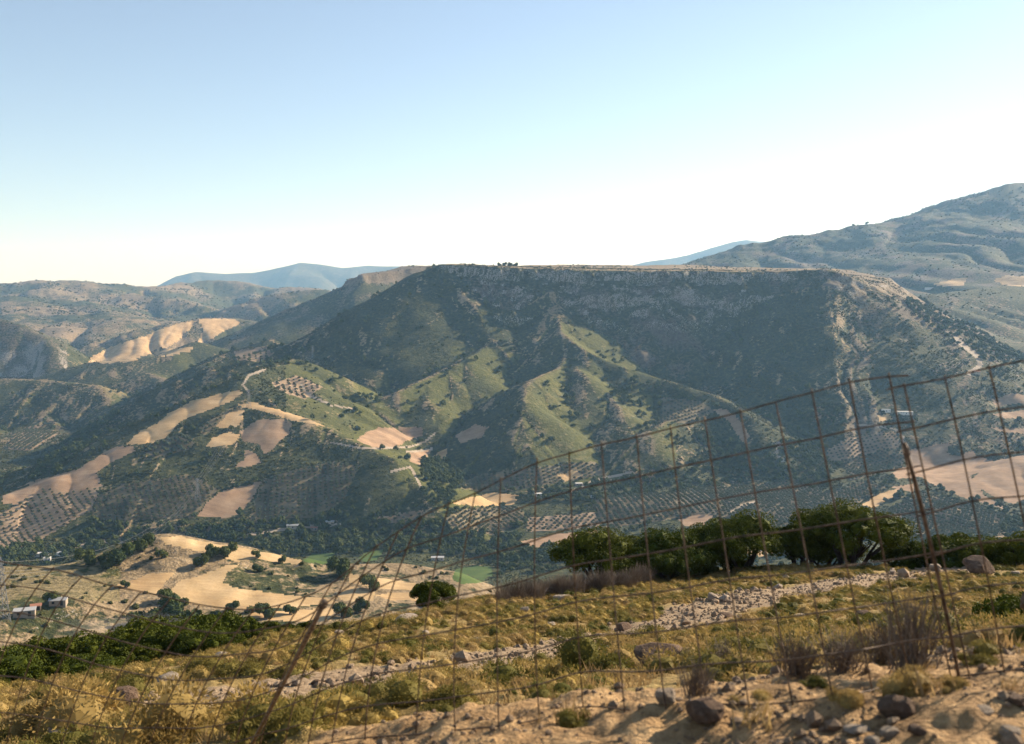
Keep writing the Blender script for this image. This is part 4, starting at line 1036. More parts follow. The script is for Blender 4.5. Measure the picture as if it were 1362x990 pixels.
# ------------------------------------------------------------------ rocks
def rock_mesh(seed, mat, cuts=9, base=ICO3):
    rng = np.random.default_rng(seed); v, f = lump(base, rng, 0.18, 1.1)
    for _ in range(cuts):                      # flat broken faces
        n = rng.normal(size=3); n /= np.linalg.norm(n); h = rng.uniform(0.62, 0.86)
        d = v @ n; v = v - np.maximum(d - h, 0)[:, None] * n * 0.92
    v = v + 0.02 * np.stack([perlin(v[:, 0] * 5 + k * 9, v[:, 1] * 5 + v[:, 2] * 4, seed) for k in range(3)], -1)
    v[:, 2] *= 0.8
    return mesh_from('rock', v, f, mat, False)
RK = [rock_mesh(800 + k, MAT['rock']) for k in range(6)]; RR_ = [rock_mesh(820 + k, MAT['rock_red']) for k in range(4)]
def put_rock(me, px, py, wpx, lb, group=None, sc=(1, 1, 1), rz=None, name='rock', sink=0.35):
    q = cast(px, py); s = 0.5 * wpx / FPX * math.hypot(q[0], q[1])
    o = link(name, me); o.location = (q[0], q[1] + s * 0.3, q[2] + s * (0.8 * sc[2] - sink)); o.scale = (s * sc[0], s * sc[1], s * sc[2])
    o.rotation_euler = (random.uniform(-.15, .15), random.uniform(-.15, .15), random.uniform(0, 6.28) if rz is None else rz)
    return tag(o, lb, 'rock', group)
for i, (red, px, py, w, sc, lb) in enumerate([
  (1, 940, 966, 54, (1, 1, .95), 'dark wedge-shaped rock casting a shadow on the sand'), (0, 887, 938, 32, (1, 1, 1), 'pale block behind the dark wedge rock'), (1, 1194, 956, 48, (.95, 1, .95), 'squared brown block standing on the roadside earth'),
  (0, 1140, 976, 34, (1, 1, .5), 'flat pale slab among rubble by the brown block'), (0, 1185, 982, 26, (1, 1, .8), 'pale rubble stone under the brown block'), (1, 1222, 985, 26, (1, 1, .7), 'brown rubble stone beside the squared block'), (0, 1160, 990, 22, (1, 1, .8), 'small grey stone at the road edge'),
  (1, 1305, 768, 40, (1, 1, .95), 'dark pyramid boulder above the rocky path'), (1, 1282, 750, 34, (1.2, 1, .8), 'low dark boulder behind the pyramid one'), (0, 1356, 738, 16, (1, 1, .9), 'grey boulder beside the green thicket'), (1, 1432, 832, 110, (1, 1, .8), 'huge dark boulder half covered by green bush'),
  (1, 888, 888, 78, (1.3, 1, .62), 'broad low brown boulder at the gravel track'), (0, 948, 799, 17, (1, 1, .9), 'white angular stone above the gravel track'), (0, 540, 830, 34, (1.2, 1, .6), 'grey-white outcrop between cushion bushes'), (0, 566, 846, 12, (1, 1, .9), 'small white stone near the outcrop'),
  (0, 733, 838, 13, (1, 1, .9), 'whitish stone lying in yellow scrub'), (0, 634, 856, 10, (1, 1, .9), 'small pale stone below the outcrop'), (1, 158, 945, 48, (1, 1, .8), 'rust-coloured broken outcrop on the lower path'), (0, 152, 950, 13, (1, .9, 1.3), 'pale upright stone leaning on the rusty outcrop'),
  (0, 180, 952, 12, (1, 1, .8), 'brown stone beside the rusty outcrop'), (1, 125, 956, 22, (1, 1, .5), 'dark flat stone below the rusty outcrop'), (0, 394, 912, 13, (1, 1, .9), 'white stone on the slope by the leaning post'), (1, 420, 912, 14, (1, 1, .9), 'brown stone next to the white one by the post'),
  (1, 497, 903, 10, (1, 1, 1), 'small dark stone at the gravel edge'), (0, 218, 906, 30, (1.2, 1, .5), 'grey flat outcrop under the green shrubs'), (1, 735, 795, 28, (1.2, 1, .8), 'dark boulder beneath the dead grey shrubs'), (0, 748, 800, 24, (1.2, 1, .6), 'grey boulder beside the dark one under dead shrubs'),
  (0, 1245, 760, 14, (1, 1, .9), 'round pale stone by the thicket'), (0, 1188, 764, 10, (1, 1, .9), 'pale round stone near the tall mastic tree'), (0, 1046, 771, 13, (1, 1, .7), 'grey stone under the low mastic tree'), (0, 1078, 850, 20, (1, 1, .5), 'flat grey stone in the scrub below the track'), (0, 1345, 985, 28, (1, 1, .6), 'pale stone at the corner of the roadside'), (1, 1358, 940, 30, (1, 1, .7), 'brown stone at the roadside edge'), (0, 1310, 950, 24, (1, 1, .5), 'half-buried grey stone on the roadside')]):
    put_rock((RR_ if red else RK)[i % (4 if red else 6)], px, py, w, lb, None, sc)
print('fg objects')

# ------------------------------------------------------------------ low cushion scrub, grass and stones
def cushion(seed, leaf=0.026, n=1100):
    rng = np.random.default_rng(seed); parts = []
    for k in range(7):
        c = (rng.normal(0, .24), rng.normal(0, .24), rng.uniform(-0.06, .10)); r = rng.uniform(.12, .30)
        v, f = lump(ICO2, rng, 0.15, 2.0); parts.append((v * np.array([r, r, r * 0.95]) * 0.82 + np.array(c), f))
        nn = int(n * 0.14 * (r / 0.2) ** 1.5)
        d = rng.normal(size=(nn, 3)); d[:, 2] = np.abs(d[:, 2]); d /= np.linalg.norm(d, axis=1)[:, None]
        pos = np.array(c) + d * r * rng.uniform(0.8, 1.12, nn)[:, None]
        t = d + rng.normal(size=(nn, 3)) * 0.45; t /= np.linalg.norm(t, axis=1)[:, None]
        u = np.cross(t, rng.normal(size=(nn, 3))); u /= np.linalg.norm(u, axis=1)[:, None]
        s = leaf * rng.uniform(.7, 1.5, nn)[:, None]
        v = np.stack([pos - u * s * 0.28, pos + u * s * 0.28, pos + t * s * 1.5], 1).reshape(-1, 3)
        parts.append((v, np.arange(nn * 3).reshape(-1, 3)))
    return join(parts)
CU = [mesh3('cushion_shrub', cushion(900 + k), MAT['cushion']) for k in range(4)] + [mesh3('cushion_shrub', cushion(910 + k), MAT['cushion_green']) for k in range(3)] 
def near_sample(n, y0, y1, rng=RNG, spread=0.75):
    y = np.sqrt(rng.uniform(y0 * y0, y1 * y1, n)); x = y * rng.uniform(-spread, spread, n)
    z = land(x, y); r, a = np.hypot(x, y), np.arctan2(x, y)
    ii = np.clip(np.interp(r, rn, np.arange(len(rn))).round().astype(int), 0, len(rn) - 1); jj = np.interp(a, azn, np.arange(len(azn))).round().astype(int)
    px, py = project(x, y, z)
    return dict(x=x, y=y, z=z, r=r, px=px, py=py, gravel=GRAVEL[ii, jj], grass=GRASS[ii, jj])
S = near_sample(13000, 3.6, 80)
cl_ = fbm(S['x'], S['y'], 5.0, 3, 921)
S = take(S, (S['gravel'] < 0.3) & (S['grass'] > 0.45) & (RNG.random(13000) < np.clip(0.75 + 0.8 * cl_, 0.12, 1)) & ((S['px'] > -120) & (S['px'] < 1480)))
sc_c = RNG.uniform(0.5, 1.15, len(S['x'])) * np.clip(S['y'] / 11, 0.35, 1)
n = len(S['x'])
pline = lambda x: np.interp(x, [a for a, _ in PATH], [b_ for _, b_ in PATH])
plant_out('cushion_shrub', lambda k, v: ('straw-yellow' if v < 4 else 'olive-green') + ' spiny cushion shrub ' + ('between the gravel track and the mesh fence' if S['py'][k] > pline(S['px'][k]) else 'between the gravel track and the mastic trees'), 'shrub', 'cushion shrubs on the near slope', CU, S, sc_c, 'cushion_scrub', 'carpet of small olive-yellow cushion scrub on the slope', 300, 0.08)
print('cushions', n)
def tuft(seed, n=30, h=0.12, spread=0.08, curl=0.9):
    rng = np.random.default_rng(seed); vs = []
    for _ in range(n):
        a, b_ = rng.uniform(0, 6.28), rng.uniform(0.1, 1) * curl; hh = h * rng.uniform(.5, 1.2)
        p0 = np.array([rng.normal(0, spread), rng.normal(0, spread), -0.02]); tip = p0 + np.array([math.cos(a) * b_ * hh, math.sin(a) * b_ * hh, hh])
        w_ = np.array([-math.sin(a), math.cos(a), 0]) * 0.006 * rng.uniform(.7, 1.4)
        vs += [p0 - w_, p0 + w_, tip]
    return np.array(vs), np.arange(len(vs)).reshape(-1, 3)
TF = [link('grass_tuft', mesh3('grass_tuft', tuft(930 + k, spread=0.012 + 0.03 * (k != 9)), MAT['drygrass'])) for k in range(3)]
for k, o in enumerate(TF):
    q = cast((760, 1010, 1240)[k], (962, 962, 925)[k]); o.location = q; tag(o, ('dry straw grass tuft in front of the small green bush', 'dry straw grass tuft beside the dark wedge rock', 'dry straw grass tuft behind the squared block')[k], 'grass')
S = near_sample(10000, 3.0, 45)
S = take(S, (S['gravel'] < 0.25) & (RNG.random(10000) < np.clip(0.6 + fbm(S['x'], S['y'], 1.6, 3, 931), 0.05, 1) * np.where(S['grass'] < 0.4, 0.5, 1.0)))
n = len(S['x'])
scatter_stuff('dry_grass', 'short dry grass growing over the near slope', np.stack([S['x'], S['y'], S['z']], -1), RNG.uniform(0.6, 1.5, n) * np.where(S['grass'] < 0.4, RNG.uniform(0.2, 0.6, n), 1), RNG.uniform(0, 6.28, n), RNG.integers(0, 3, n), TF)
PB = [rock_mesh(850 + k, MAT['pebble'], 7, ICO1) for k in range(4)]
S = near_sample(90000, 4, 70, spread=0.62)
S = take(S, (S['gravel'] > 0.4) & (RNG.random(90000) < 0.55))
S2 = near_sample(26000, 2.7, 6.0, spread=0.62); S2 = take(S2, RNG.random(26000) < np.clip(0.18 + 0.5 * fbm(S2['x'], S2['y'], 0.9, 2, 941), 0.02, 1) * np.where(S2['px'] > 900, 1.6, 0.7))
n, n2 = len(S['x']), len(S2['x'])
scl = np.concatenate([np.exp(RNG.normal(-3.5, 0.55, n)) * np.clip(S['y'] / 14, 0.3, 1.3), np.exp(RNG.normal(-5.0, 0.65, n2))])
pts3 = np.concatenate([np.stack([q['x'], q['y'], q['z']], -1) for q in (S, S2)]); pts3[:, 2] += scl * 0.25
S = {k: np.concatenate([S[k], S2[k]]) for k in S}; S['z'] = pts3[:, 2]
plant_out('stone', lambda k, v: 'loose angular stone ' + ('lying on the gravel track' if k < n else 'lying on the sandy roadside earth'), 'stone', 'loose stones on the ground', PB, S, scl, 'gravel', 'pale angular gravel of the track and roadside', 150)
print('gravel', n, n2)

# named bushes close to the fence
BUSH = [mesh3('foliage', cushion(960 + k, 0.028, 2600), MAT['cushion_green' if k < 2 else 'cushion']) for k in range(4)]
def twigs(seed, n=90, h=1.0):
    rng = np.random.default_rng(seed); parts = []
    for _ in range(n):
        a, b_ = rng.uniform(0, 6.28), rng.uniform(0.05, 0.6); L = h * rng.uniform(.5, 1.0); p0 = np.array([rng.normal(0, .10), rng.normal(0, .10), -.03])
        d = np.array([math.cos(a) * b_, math.sin(a) * b_, 1.0]); d /= np.linalg.norm(d)
        p1 = p0 + d * L * 0.5; p2 = p0 + d * L + rng.normal(0, .05, 3)
        parts.append(tube([p0, p1, p2], [0.009, 0.006, 0.003], 3))
        for _k in range(2):
            e = d + rng.normal(0, .5, 3); parts.append(tube([p1, p1 + e * L * 0.32], [0.005, 0.002], 3))
    return join(parts)
TW = [mesh3('twigs', twigs(980 + k), MAT['twig']) for k in range(3)]
def put_bush(name, me, px, py, wpx, natural, lb, cat, group=None, part=None, squash=1.0):
    q = cast(px, py); s = wpx / FPX * math.hypot(q[0], q[1]) / natural
    o = link(name, me); o.location = (q[0], q[1], q[2] - 0.04 * s); o.scale = (s, s, s * squash); o.rotation_euler = (0, 0, random.uniform(0, 6.28))
    return tag(o, lb, cat, group)
for i, (k, px, py, w, sq, lb) in enumerate([(0, 672, 916, 86, 1.1, 'round dark green spiny bush at the gravel track'), (1, 600, 940, 110, .9, 'sprawling green bush below the round spiny one'), (0, 772, 962, 58, .9, 'small green bush on the bare sandy strip'), (2, 250, 978, 190, 1.1, 'wide yellow-green bush behind the leaning post'), (0, 350, 986, 160, 1.0, 'dark green bush at the foot of the leaning post'),
    (2, 80, 986, 200, 1.0, 'yellowish dry bush at the fence foot beside the lower path'), (0, 995, 895, 66, 1.0, 'green bush with yellow flowers side by the broad boulder'), (2, 1225, 920, 84, 1.0, 'tawny bush under the twiggy grey shrub'), (3, 1130, 935, 58, 1.0, 'tawny low bush before the squared block'), (1, 435, 940, 44, 1.0, 'small green bush beside the gravel below the post'), (2, 455, 960, 60, .8, 'yellow-green bush right of the leaning post'),
    (1, 1305, 880, 66, .7, 'bright green cushion by the orange marker'), (3, 1270, 915, 40, .8, 'tawny tussock near the fence pole'), (2, 1010, 930, 46, .6, 'low straw-coloured bush on the sand'), (3, 700, 920, 60, .8, 'brownish bush at the round spiny bush foot'), (0, 1085, 915, 34, .9, 'tiny green bush behind the tawny ones'), (1, 510, 880, 40, .8, 'green cushion above the gravel'), (0, 595, 905, 50, .7, 'flat green cushion on the track edge')]):
    put_bush('spiny_bush', BUSH[k], px, py, w, 1.05, lb, 'bush', None, None, sq)
for i, (px, py, w, h, lb) in enumerate([(1215, 895, 120, 1.0, 'grey twiggy dead shrub beside the fence pole'), (1060, 900, 90, .7, 'dead grass-like shrub behind the sand'), (925, 925, 70, .8, 'dark dead shrub beside the broad boulder'), (1120, 895, 90, .7, 'pale dry shrub left of the twiggy grey one'), (965, 900, 70, .8, 'pinkish dry shrub on the boulder'), (1175, 880, 80, .8, 'brown dry shrub behind the tawny bushes')]):
    put_bush('dead_shrub', TW[i % 3], px, py, w, 1.0, lb, 'shrub', None, None, h)
for i in range(40):
    px = 662 + i * 5.0 + random.uniform(-6, 6); d = 46 + 9 * (px - 662) / 190 + random.uniform(-3, 3)
    ax, _ = ray(px, 780); s = random.uniform(1.0, 1.5)
    o = link('dead_shrub', TW[i % 3]); o.location = (ax * d, d, ground(ax * d, d)); o.scale = (s, s, s * random.uniform(.8, 1.1)); o.rotation_euler = (0, 0, random.uniform(0, 6.28))
    tag(o, 'leafless grey shrub in the dead thicket below the mastic trees', 'shrub', 'grey dead thicket')
kk = 0
while kk < 44:                              # weathered stones lying in the scrub
    d = math.sqrt(random.uniform(8 ** 2, 58 ** 2)); x = d * random.uniform(-0.5, 0.58); s = random.uniform(0.08, 0.30) * min(1, d / 20 + 0.3)
    z = ground(x, d); o = link('rock', (RK + RR_)[kk % 10]); o.location = (x, d, z + 0.3 * s); o.scale = (s, s * random.uniform(.8, 1.2), s * random.uniform(.6, 1)); o.rotation_euler = (random.uniform(-.3, .3), random.uniform(-.3, .3), random.uniform(0, 6.28))
    px_, py_ = project(x, d, z)
    tag(o, ('pale' if kk % 10 < 6 else 'dark brown') + ' weathered stone half hidden in the scrub ' + ('below the gravel track' if py_ > pline(px_) else 'above the gravel track'), 'rock', 'stones lying in the scrub'); kk += 1
kk = 0
while kk < 46:                              # dark green shrubs dotted over the slope
    d = math.sqrt(random.uniform(9 ** 2, 58 ** 2)); x = d * random.uniform(-0.5, 0.58)
    z = ground(x, d); px_, py_ = project(x, d, z)
    if abs(py_ - pline(px_)) < 14: continue
    s = random.uniform(0.55, 1.25); o = link('spiny_bush', BUSH[kk % 2]); o.location = (x, d, z - 0.05); o.scale = (s, s, s * random.uniform(.7, 1.0)); o.rotation_euler = (0, 0, random.uniform(0, 6.28))
    tag(o, 'dark green spiny bush among paler cushions ' + ('below the gravel track' if py_ > pline(px_) else 'above the gravel track'), 'bush', 'dark bushes dotted over the slope'); kk += 1
# ------------------------------------------------------------------ the wire fence
def metal(name, c1, c2, rough=0.6, met=0.3):
    m, nt, b = new_mat(name); g = NT(nt); n = g.noise(g.pos(), 30, 4)
    g.l(g.ramp(n, [(0.35, c1), (0.65, c2)]), b.inputs['Base Color']); b.inputs['Roughness'].default_value = rough; b.inputs['Metallic'].default_value = met
    return m
MAT['rust'] = metal('rusty_wire', (0.045, 0.032, 0.024), (0.16, 0.11, 0.078))
MAT['post'] = metal('weathered_post', (0.085, 0.06, 0.042), (0.20, 0.15, 0.11), 0.8, 0.0)
MAT['galv'] = metal('galvanised_steel', (0.22, 0.225, 0.23), (0.34, 0.345, 0.35), 0.55, 0.3)
def curve3(pts, n):
    pts = np.asarray(pts, float); t = np.linspace(0, len(pts) - 1, n)
    if len(pts) == 3:
        u = np.linspace(0, 1, n)[:, None]; c = 2 * pts[1] - 0.5 * (pts[0] + pts[2])
        return (1 - u) ** 2 * pts[0] + 2 * u * (1 - u) * c + u * u * pts[2]
    return np.stack([np.interp(t, np.arange(len(pts)), pts[:, k]) for k in range(pts.shape[1])], -1)
LEFT = [((-18, 744), (-95, 880), (-150, 985)), ((25, 752), (-45, 880), (-95, 985)), ((70, 757), (0, 880), (-48, 980)), ((108, 768), (38, 885), (-10, 985)), ((148, 780), (75, 895), (28, 990)), ((187, 788), (112, 905), (64, 998)), ((227, 796), (150, 915), (102, 1004)), ((265, 805), (190, 922), (142, 1006)),
  ((300, 811), (227, 925), (182, 1008)), ((337, 812), (266, 925), (224, 1008)), ((372, 806), (302, 922), (264, 1006)), ((405, 796), (338, 918), (305, 1004)), ((440, 778), (374, 905), (342, 1000)), ((470, 754), (406, 888), (375, 998)), ((500, 727), (440, 868), (408, 996)), ((530, 707), (472, 852), (440, 992)),
  ((560, 688), (506, 838), (485, 988)), ((597, 670), (566, 830), (553, 980)), ((632, 657), (607, 820), (606, 976)), ((666, 640), (661, 810), (664, 972)), ((714, 614), (711, 800), (718, 960)), ((757, 604), (765, 780), (776, 945)), ((800, 592), (815, 775), (832, 950)), ((847, 581), (865, 770), (887, 952)), ((892, 571), (915, 760), (942, 948)),
  ((938, 560), (967, 750), (998, 944)), ((985, 548), (1020, 745), (1056, 940)), ((1032, 536), (1072, 738), (1110, 932)), ((1080, 522), (1122, 732), (1163, 922)), ((1130, 508), (1172, 724), (1214, 912)), ((1183, 502), (1226, 716), (1268, 905))]
RIGHT = [((1203, 514), (1248, 715), (1292, 905)), ((1257, 503), (1300, 700), (1338, 895)), ((1316, 490), (1362, 695), (1402, 890)), ((1376, 478), (1424, 690), (1466, 886)), ((1440, 466), (1488, 685), (1532, 882)), ((1506, 452), (1555, 680), (1600, 878))]
def depth_at(px): return float(np.interp(px, [-50, 300, 900, 1330, 1550], [5.2, 4.9, 4.1, 3.5, 3.2]))
def wire_panel(label, uprights, rows, over_l, over_r, extra):
    cols = []
    for top, mid, bot in uprights:
        dt = depth_at(top[0]) + extra
        qb = cast(min(max(bot[0], -400), 1700), bot[1])
        db = min(max(qb[1], dt - 0.5), dt + 0.5)
        pb = P(bot[0], bot[1], db); pb[2] = min(pb[2], ground(pb[0], pb[1]) - 0.03)
        cols.append(curve3([P(*top, dt), P(*mid, 0.5 * (dt + db)), pb], 15))
    cols = np.array(cols)
    base = cols[len(cols) // 2, -1].copy()
    o = thing('wire_fence', label, 'fence', base, 'rusty mesh fence panels')
    rng = np.random.default_rng(len(uprights))
    for c in cols:
        ext = c[0] + (c[0] - c[1]) * rng.uniform(0.05, 0.22)
        pts = np.vstack([ext[None], c])
        link('wire', mesh3('wire', tube(pts - base, 0.0034, 6), MAT['rust'], True), o)
    for k in range(rows):
        t = k / (rows - 1) * 13.6
        i0 = int(t); f_ = t - i0
        row = cols[:, i0] * (1 - f_) + cols[:, min(i0 + 1, 14)] * f_
        a = row[0] + (row[0] - row[1]) * over_l; z = row[-1] + (row[-1] - row[-2]) * (over_r + 0.12 * rng.uniform(-1, 1))
        row = np.vstack([a[None], row, z[None]])
        n = len(row) * 4; tt = np.linspace(0, len(row) - 1, n)
        sm = np.stack([np.interp(tt, np.arange(len(row)), row[:, q]) for q in range(3)], -1)
        ker = np.ones(5) / 5; s2 = np.stack([np.convolve(np.pad(sm[:, q], 2, mode='edge'), ker, 'valid') for q in range(3)], -1)
        s2[0], s2[-1] = sm[0], sm[-1]; s2[:, 1] += 0.007; s2[:, 2] += 0.002 * np.sin(tt * 2.3 + k)
        link('wire', mesh3('wire', tube(s2 - base, 0.0034, 6), MAT['rust'], True), o)
    return o
wire_panel('long sagging rusty mesh fence panel, slumped towards the lower path', LEFT, 8, 0.1, 0.45, 0.0)
wire_panel('upright rusty mesh fence panel overlapping the long sagging one', RIGHT, 8, 0.42, 0.1, -0.09)
def rod(name, label, pts_px, rad, mat, knot):
    top, bot = pts_px; qb = cast(*bot); dt = depth_at(top[0]) - 0.05
    pt = P(*top, dt); pb = qb.copy(); pb[2] -= 0.12
    o = thing(name, label, 'post', qb)
    mid = 0.5 * (pt + pb) + np.array([0.01, 0, 0.012])
    link('shaft', mesh3('shaft', tube(curve3([pt, mid, pb], 9) - qb, [rad * (0.85 + 0.05 * (k % 3)) for k in range(9)], 8), mat, True), o)
    v = np.array([tuple(pt - qb)]); r_ = np.random.default_rng(5)
    if knot:
        a = np.linspace(0, 6 * np.pi, 40); ax_ = (pt - pb) / np.linalg.norm(pt - pb)
        u = np.cross(ax_, [0, 1, 0]); u /= np.linalg.norm(u); w = np.cross(ax_, u)
        coil = (pt - qb) - ax_ * 0.05 + np.outer(np.cos(a), u) * (rad + 0.004) + np.outer(np.sin(a), w) * (rad + 0.004) + np.outer(np.linspace(0, 0.035, 40), ax_)
        link('wire_tie', mesh3('wire_tie', tube(coil, 0.0025, 5), MAT['rust'], True), o)
    return o
rod('fence_post', 'thick leaning weathered post carrying the sagging mesh', ((432, 800), (322, 992)), 0.0145, MAT['post'], True)
rod('fence_pole', 'rusty iron pole where two mesh panels overlap', ((1203, 590), (1284, 902)), 0.0085, MAT['rust'], True)

# ------------------------------------------------------------------ lattice pylons and their cables
def pylon_parts(h=28.0):
    w0, w1 = 2.6, 0.55
    parts = {}
    legs = []
    def corner(sx, sy, t): w = w0 + (w1 - w0) * t; return np.array([sx * w, sy * w, h * t])
    cs = [(-1, -1), (1, -1), (1, 1), (-1, 1)]
    for sx, sy in cs: legs.append(tube([corner(sx, sy, 0) - np.array([0, 0, 1]), corner(sx, sy, 1)], 0.16, 4))
    br = []
    lv = [0, .2, .37, .51, .63, .73, .81, .88, .94, 1.0]
    for a, b_ in zip(lv[:-1], lv[1:]):
        for k in range(4):
            p, q = cs[k], cs[(k + 1) % 4]
            br.append(tube([corner(*p, a), corner(*q, b_)], 0.075, 3)); br.append(tube([corner(*q, a), corner(*p, b_)], 0.075, 3)); br.append(tube([corner(*p, b_), corner(*q, b_)], 0.075, 3))
    arms, ins = [], []
    for t, L in ((.74, 4.2), (.85, 3.6), (.96, 3.0)):
        z = h * t; ap = []
        for s in (-1, 1):
            ap += [tube([(0, 0.5, z), (s * L, 0, z)], 0.11, 4), tube([(0, -0.5, z), (s * L, 0, z)], 0.11, 4), tube([(0, 0, z + 1.5), (s * L, 0, z)], 0.09, 4)]
            ins.append((tube([(s * L, 0, z), (s * L, 0, z - 1.5)], 0.14, 5), (s * L, 0, z - 1.5)))
        arms.append(join(ap))
    return legs, join(br), arms, ins
LEGS, BRC, ARMS, INS = pylon_parts()
PM = dict(leg=[mesh3('leg', q, MAT['galv']) for q in LEGS], bracing=[mesh3('bracing', BRC, MAT['galv'])], crossarm=[mesh3('crossarm', q, MAT['galv']) for q in ARMS], insulator=[mesh3('insulator', q[0], MAT['galv']) for q in INS])
def pylon(q, rz, label, s=1.0):
    o = thing('pylon', label, 'pylon', q, 'power line pylons', rz, s)
    for nm, ms in PM.items():
        for m_ in ms: link(nm, m_, o)
    M = Matrix.Translation(q) @ Matrix.Rotation(rz, 4, 'Z') @ Matrix.Scale(s, 4)
    return [np.array(M @ Vector(i_[1])) for i_ in INS]
q1 = cast(2, 828); q2 = cast(263, 667); q3 = cast(331, 543); q4 = cast(416, 479)
A0 = [pylon(q, -0.55, lb, s) for q, lb, s in ((q1, 'large steel lattice pylon beside the ruined sheds', 1.0), (q2, 'lattice pylon standing in the olive grove slope', 1.0), (q3, 'lattice pylon on the straw crest of the spur', .95), (q4, 'far lattice pylon on the scrubby ridge', .95))]
for a, b_, lb in ((A0[0], A0[1], 'power cable strung from the near pylon over the valley woods'), (A0[1], A0[2], 'power cable climbing from the grove pylon to the crest pylon'), (A0[2], A0[3], 'power cable between the crest pylon and the far ridge pylon')):
    for k in (0, 1, 3, 4):
        t = np.linspace(0, 1, 24)[:, None]; L = np.linalg.norm(b_[k] - a[k])
        pts = a[k] * (1 - t) + b_[k] * t; pts[:, 2] -= 0.05 * L * 4 * (t * (1 - t))[:, 0] * 0.6
        tag(link('power_cable', mesh3('power_cable', tube(pts, 0.045, 4), MAT['galv'], True)), lb, 'cable', 'cables of the power line')

# ------------------------------------------------------------------ farm buildings
def paint(name, c, rough=0.85):
    m, nt, b = new_mat(name); g = NT(nt); n = g.noise(g.pos(), 0.8, 5)
    g.l(g.ramp(n, [(0.3, tuple(q * 0.8 for q in c)), (0.7, c)]), b.inputs['Base Color']); b.inputs['Roughness'].default_value = rough
    return m
WALLS = dict(white=paint('white_plaster', (0.74, 0.72, 0.68)), cream=paint('cream_plaster', (0.58, 0.50, 0.40)), stone=paint('rubble_wall', (0.34, 0.28, 0.22)))
ROOFS = dict(tin=paint('tin_roof', (0.40, 0.40, 0.40), 0.5), tile=paint('tile_roof', (0.42, 0.20, 0.13)), flat=paint('pale_flat_roof', (0.66, 0.64, 0.60)))
GLASS = paint('dark_opening', (0.03, 0.035, 0.04), 0.3)
def house(px, py, w, dpt, h, rz, wall, roof, label, pitched=False):
    q = cast(px, py)
    o = thing('farm_building', label, 'building', q, 'farm buildings in the valley', rz)
    link('wall', mesh3('wall', box(-w / 2, w / 2, -dpt / 2, dpt / 2, -2.0, h), WALLS[wall]), o)
    if pitched:
        ov = 0.4; zr = h + 0.32 * dpt / 2
        v = np.array([(-w / 2 - ov, -dpt / 2 - ov, h + .01), (w / 2 + ov, -dpt / 2 - ov, h + .01), (w / 2 + ov, dpt / 2 + ov, h + .01), (-w / 2 - ov, dpt / 2 + ov, h + .01), (-w / 2 - ov, 0, zr + .2), (w / 2 + ov, 0, zr + .2)])
        f = np.array([(0, 1, 5), (0, 5, 4), (2, 3, 4), (2, 4, 5), (1, 2, 5), (3, 0, 4), (0, 2, 1), (0, 3, 2)])
        link('roof', mesh_from('roof', v, f, ROOFS[roof], False), o)
    else:
        link('roof', mesh3('roof', box(-w / 2 - .3, w / 2 + .3, -dpt / 2 - .3, dpt / 2 + .3, h + .01, h + .28), ROOFS[roof]), o)
    nw = max(2, int(w / 4))
    for k in range(nw):
        x = -w / 2 + (k + 0.5) * w / nw
        if k == nw // 2: link('door', mesh3('door', box(x - .6, x + .6, -dpt / 2 - .06, -dpt / 2 + .05, 0, 2.1), GLASS), o)
        else: link('window', mesh3('window', box(x - .55, x + .55, -dpt / 2 - .05, -dpt / 2 + .05, h * .38, h * .38 + 1.1), GLASS), o)
    return o
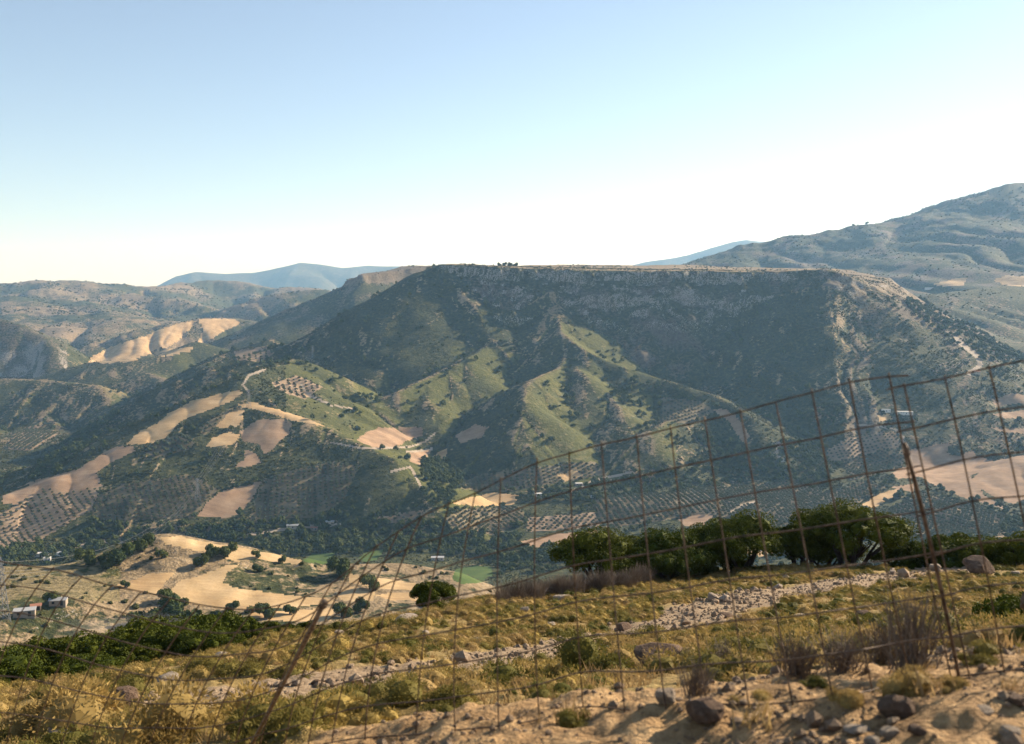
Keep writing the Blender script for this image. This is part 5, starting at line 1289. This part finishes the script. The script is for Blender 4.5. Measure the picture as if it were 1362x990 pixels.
for a in [(55, 740, 15, 7, 3.2, 0.15, 'white', 'flat', 'long white farmhouse beside the valley road bend'), (63, 747, 7, 6, 3.4, 0.3, 'white', 'flat', 'small white block below the long white farmhouse'), (83, 739, 10, 6, 3.2, -0.1, 'white', 'tin', 'white shed with grey tin roof beside the long farmhouse'),
          (33, 820, 8.5, 5, 2.4, 0.35, 'stone', 'tin', 'tin-roofed ruined shed on the near terrace'), (78, 807, 7, 4.5, 2.4, 0.2, 'stone', 'tin', 'low stone ruin with pale roof near the terrace bush', True), (48, 812, 4, 3.5, 1.9, 0.4, 'stone', 'tile', 'little rubble hut between the two ruined sheds', True),
          (390, 702, 15, 6, 3.2, 0.05, 'cream', 'tin', 'long bright-roofed barn beside the road in the woods', True), (439, 699, 10, 6, 3.0, 0.1, 'cream', 'tin', 'smaller bright-roofed barn farther along the wooded road', True), (418, 706, 8, 5, 2.8, 0.0, 'stone', 'tile', 'tile-roofed hut between the two barns', True),
          (716, 660, 9, 6, 3.2, 0.2, 'white', 'flat', 'white house on the valley floor at the field end'), (790, 662, 9, 7, 3.4, -0.2, 'white', 'tin', 'white house with grey roof among valley olives'), (582, 745, 14, 7, 3.0, 0.05, 'cream', 'tin', 'pale long-roofed greenhouse shed beyond the lone tree'),
          (770, 646, 10, 6, 3.0, 0.1, 'stone', 'flat', 'grey flat-roofed shed by the lane at the spur foot'), (1203, 551, 26, 8, 4.0, -0.1, 'white', 'flat', 'long white building at the head of the right valley'), (1178, 549, 14, 7, 3.5, 0.05, 'white', 'tin', 'white outbuilding beside the long white building'),
          (1236, 388, 26, 12, 6, 0.1, 'white', 'flat', 'far white house under the right mountain'), (1040, 614, 9, 6, 3.0, 0.3, 'white', 'tin', 'white shed at the pale track bend'), (1299, 497, 12, 7, 3.5, 0.2, 'cream', 'tile', 'cream house below the hairpin road', True), (1318, 470, 12, 7, 3.5, -0.3, 'cream', 'tile', 'cream house among trees beside the hairpin road', True)]:
    house(*a)

# trees on the skylines
for i, (px, py, w, lb) in enumerate([(664, 350, 6, 'small tree on the mesa rim, in the clump'), (671, 350, 7, 'round tree on the mesa rim, in the clump'), (678, 350, 7, 'taller tree on the mesa rim, in the clump'), (686, 351, 7, 'end tree on the mesa rim, in the clump'), (732, 355, 4, 'single bush on the mesa top'), (776, 355, 5, 'bush at the mesa top field'), (1135, 299, 4, 'small tree on the right mountain crest'), (1153, 297, 5, 'larger tree on the right mountain crest')]):
    d = 2210 if px < 900 else 4490
    ax, _ = ray(px, py); x, y = ax * d, d
    o = thing('skyline_tree', lb, 'tree', (x, y, ground(x, y) - 0.3), 'trees on the skyline', i, w / FPX * d)
    link('crown', TB[i % 3], o); link('trunk', TT, o)

# drifting dust above the hollow
dm = bpy.data.materials.new('dust'); dm.use_nodes = True; dn = dm.node_tree; dn.nodes.remove(dn.nodes['Principled BSDF'])
dv = dn.nodes.new('ShaderNodeVolumePrincipled'); dv.inputs['Color'].default_value = (0.95, 0.9, 0.84, 1); dv.inputs['Absorption Color'].default_value = (1, 1, 1, 1); dv.inputs['Density'].default_value = 0.006
dn.links.new(dv.outputs[0], dn.nodes['Material Output'].inputs['Volume'])
ax, _ = ray(175, 838); q = np.array([ax * 420, 420, ground(ax * 420, 420)]); v, f = lump(ICO3, np.random.default_rng(77), 0.35, 1.4)
o = link('dust_cloud', mesh_from('dust_cloud', v * np.array([34, 14, 7]), f, dm, True)); o.location = (q[0], q[1], q[2] + 4); o['kind'] = 'stuff'; o['label'] = 'thin pale dust drifting over the hollow beside the ruined sheds'
